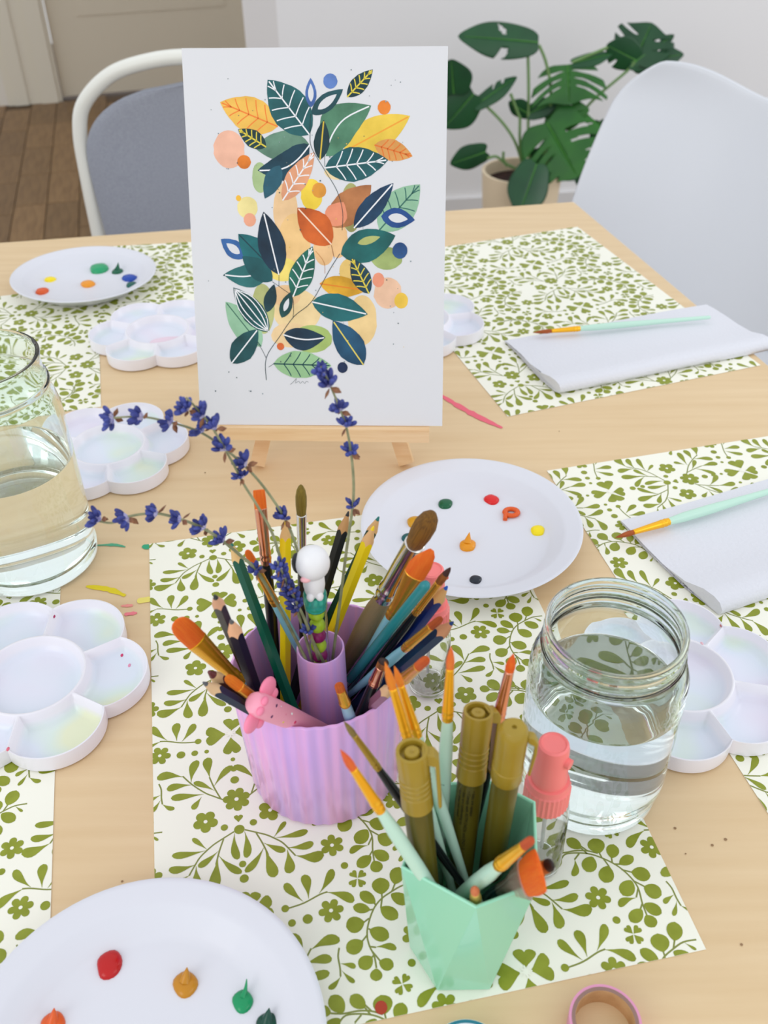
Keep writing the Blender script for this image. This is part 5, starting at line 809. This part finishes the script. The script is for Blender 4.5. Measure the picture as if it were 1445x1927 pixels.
# ---------------------------------------------------------------- dried lavender
STK = mat('lavender_stem', (150, 152, 116), 0.6, col2=(120, 124, 92), nscale=120); BUD = mat('lavender_bud', (72, 84, 164), 0.55, col2=(36, 42, 108), nscale=140, contrast=(0.35, 0.65)); BUDP = mat('lavender_pale', (150, 150, 205), 0.6, col2=(196, 190, 214), nscale=200); CAL = mat('dry_calyx', (150, 104, 72), 0.7, col2=(112, 70, 52), nscale=300)
rl = random.Random(11)
def blossom(par, P, d, r, org_, n=11, half=False, dense=False):
    """a whorl of buds around the stem at P, opening along d"""
    d = d.normalized(); x = d.orthogonal().normalized(); y = d.cross(x); bd = MB(); ba = MB(); ca = MB()
    for i in range(n):
        a = 2 * math.pi * i / n + rl.uniform(-0.25, 0.25); el = rl.uniform(0.3, 1.12) if not dense else rl.uniform(0.5, 1.1)
        q = (x * math.cos(a) + y * math.sin(a)) * math.sin(el) + d * math.cos(el); L = r * rl.uniform(1.05, 1.5); w = r * rl.uniform(0.19, 0.26)
        qx = q.orthogonal().normalized(); qy = q.cross(qx); M = Matrix(((qx.x, qy.x, q.x, P.x - org_.x), (qx.y, qy.y, q.y, P.y - org_.y), (qx.z, qy.z, q.z, P.z - org_.z), (0, 0, 0, 1)))
        prof = [(w * 0.25, L * 0.30), (w * 0.7, L * 0.42), (w, L * 0.66), (w * 0.92, L * 0.84), (w * 0.55, L * 0.98), (w * 0.1, L * 1.02)]
        k = MB().lathe(prof, 7); k.xf(M); bd.merge(k)
        k = MB().lathe([(w * 0.2, 0), (w * 0.45, L * 0.2), (w * 0.62, L * 0.42)], 6); k.xf(M); ba.merge(k)
    for i in range(2 if not dense else 1):
        a = rl.uniform(0, 6.28); q = ((x * math.cos(a) + y * math.sin(a)) * 0.75 - d * 0.45).normalized(); c = P - org_ + q * r * 0.55
        qx = q.orthogonal().normalized(); qy = q.cross(qx); M = Matrix(((qx.x, qy.x, q.x, c.x), (qx.y, qy.y, q.y, c.y), (qx.z, qy.z, q.z, c.z), (0, 0, 0, 1)))
        k = MB().lathe([(r * 0.06, -r * 0.4), (r * 0.24, -r * 0.1), (r * 0.26, r * 0.1), (r * 0.03, r * 0.5)], 6, sy=0.35); k.xf(M); ca.merge(k)
    o = bd.build('blossom', BUD, par); ba.build('bud_base', BUDP, o); ca.build('calyx', CAL, o)
def sprig(label, pts, blooms, r=0.0010, rb=0.0057):
    """pts and blooms: (px, py, Y)"""
    P = [atY(*p) for p in pts]; org_ = P[-1]
    t = thing('lavender_sprig', label, 'lavender', org_, group=None)
    S = spline(P, 8); MB().tube([p - org_ for p in S[::-1]], r, 8, 0.55).build('stem', STK, t)
    for bl in blooms:
        Q = atY(*bl[:3]); i = min(range(len(S)), key=lambda k: (S[k] - Q).length); d = (S[max(i - 1, 0)] - S[min(i + 1, len(S) - 1)]); 
        if i == 0: d = S[0] - S[2]
        blossom(t, Q, d, rb * (bl[3] if len(bl) > 3 else 1), org_, 11 if len(bl) < 5 else bl[4], dense=len(bl) >= 5)
    return t
TB = Vector((-0.0385, 0.392, 0))
sprig('lavender sprig arching left with blossoms in front of the upper palette', [(196, 788, 0.400), (262, 784, 0.400), (317, 794, 0.399), (374, 812, 0.398), (420, 842, 0.397), (470, 886, 0.396), (510, 935, 0.395), (543, 990, 0.394), (566, 1060, 0.392), (590, 1170, 0.388), (598, 1242, 0.387)], [(214, 787, 0.400), (270, 783, 0.400), (325, 794, 0.399), (383, 812, 0.398), (463, 876, 0.396, 1.0), (536, 978, 0.394)], 0.0009)
sprig('lavender sprig with a bent tip just left of the painting corner', [(350, 748, 0.392), (366, 764, 0.392), (396, 800, 0.392), (418, 836, 0.391), (440, 875, 0.391), (458, 910, 0.390), (486, 955, 0.389), (512, 1003, 0.388), (532, 1065, 0.387), (566, 1170, 0.385), (588, 1246, 0.385)], [(354, 772, 0.392, 0.9), (384, 784, 0.392), (406, 808, 0.392), (423, 848, 0.391, 1.1), (455, 900, 0.390, 0.7)], 0.0009)
sprig('lavender sprig reaching furthest left at the tall jar', [(174, 978, 0.384), (210, 984, 0.384), (237, 973, 0.384), (290, 966, 0.384), (336, 976, 0.383), (380, 993, 0.383), (418, 1017, 0.382), (452, 1045, 0.382), (484, 1076, 0.382), (530, 1152, 0.382), (575, 1240, 0.384)], [(190, 978, 0.384), (243, 973, 0.384), (298, 966, 0.384), (342, 978, 0.383), (386, 994, 0.383), (421, 1020, 0.382), (484, 1076, 0.382, 0.85)], 0.0010)
sprig('lavender sprig rising in front of the painting', [(604, 690, 0.404), (620, 722, 0.404), (639, 768, 0.403), (652, 805, 0.402), (660, 850, 0.401), (665, 900, 0.400), (664, 950, 0.399), (654, 1020, 0.397), (640, 1130, 0.394), (626, 1240, 0.392)], [(608, 706, 0.404, 0.9), (621, 728, 0.404, 1.1), (640, 774, 0.403, 0.95), (651, 804, 0.402, 0.9), (660, 854, 0.401, 0.9), (665, 956, 0.399, 0.85)], 0.0009)
sprig('short thick lavender spike in front of the white topper', [(522, 1056, 0.374), (536, 1088, 0.374), (556, 1130, 0.375), (576, 1172, 0.377), (600, 1240, 0.384)], [(526, 1072, 0.374, 0.85, 9), (535, 1088, 0.374, 0.9, 10), (541, 1104, 0.374, 0.95, 10), (549, 1118, 0.374, 0.95, 10), (555, 1132, 0.375, 0.95, 10), (562, 1146, 0.375, 0.9, 9)], 0.0010)
sprig('tiny lavender head at the rim of the centre tube', [(577, 1176, 0.379), (590, 1208, 0.381), (610, 1248, 0.384)], [(581, 1190, 0.379, 0.8, 9)], 0.0010)
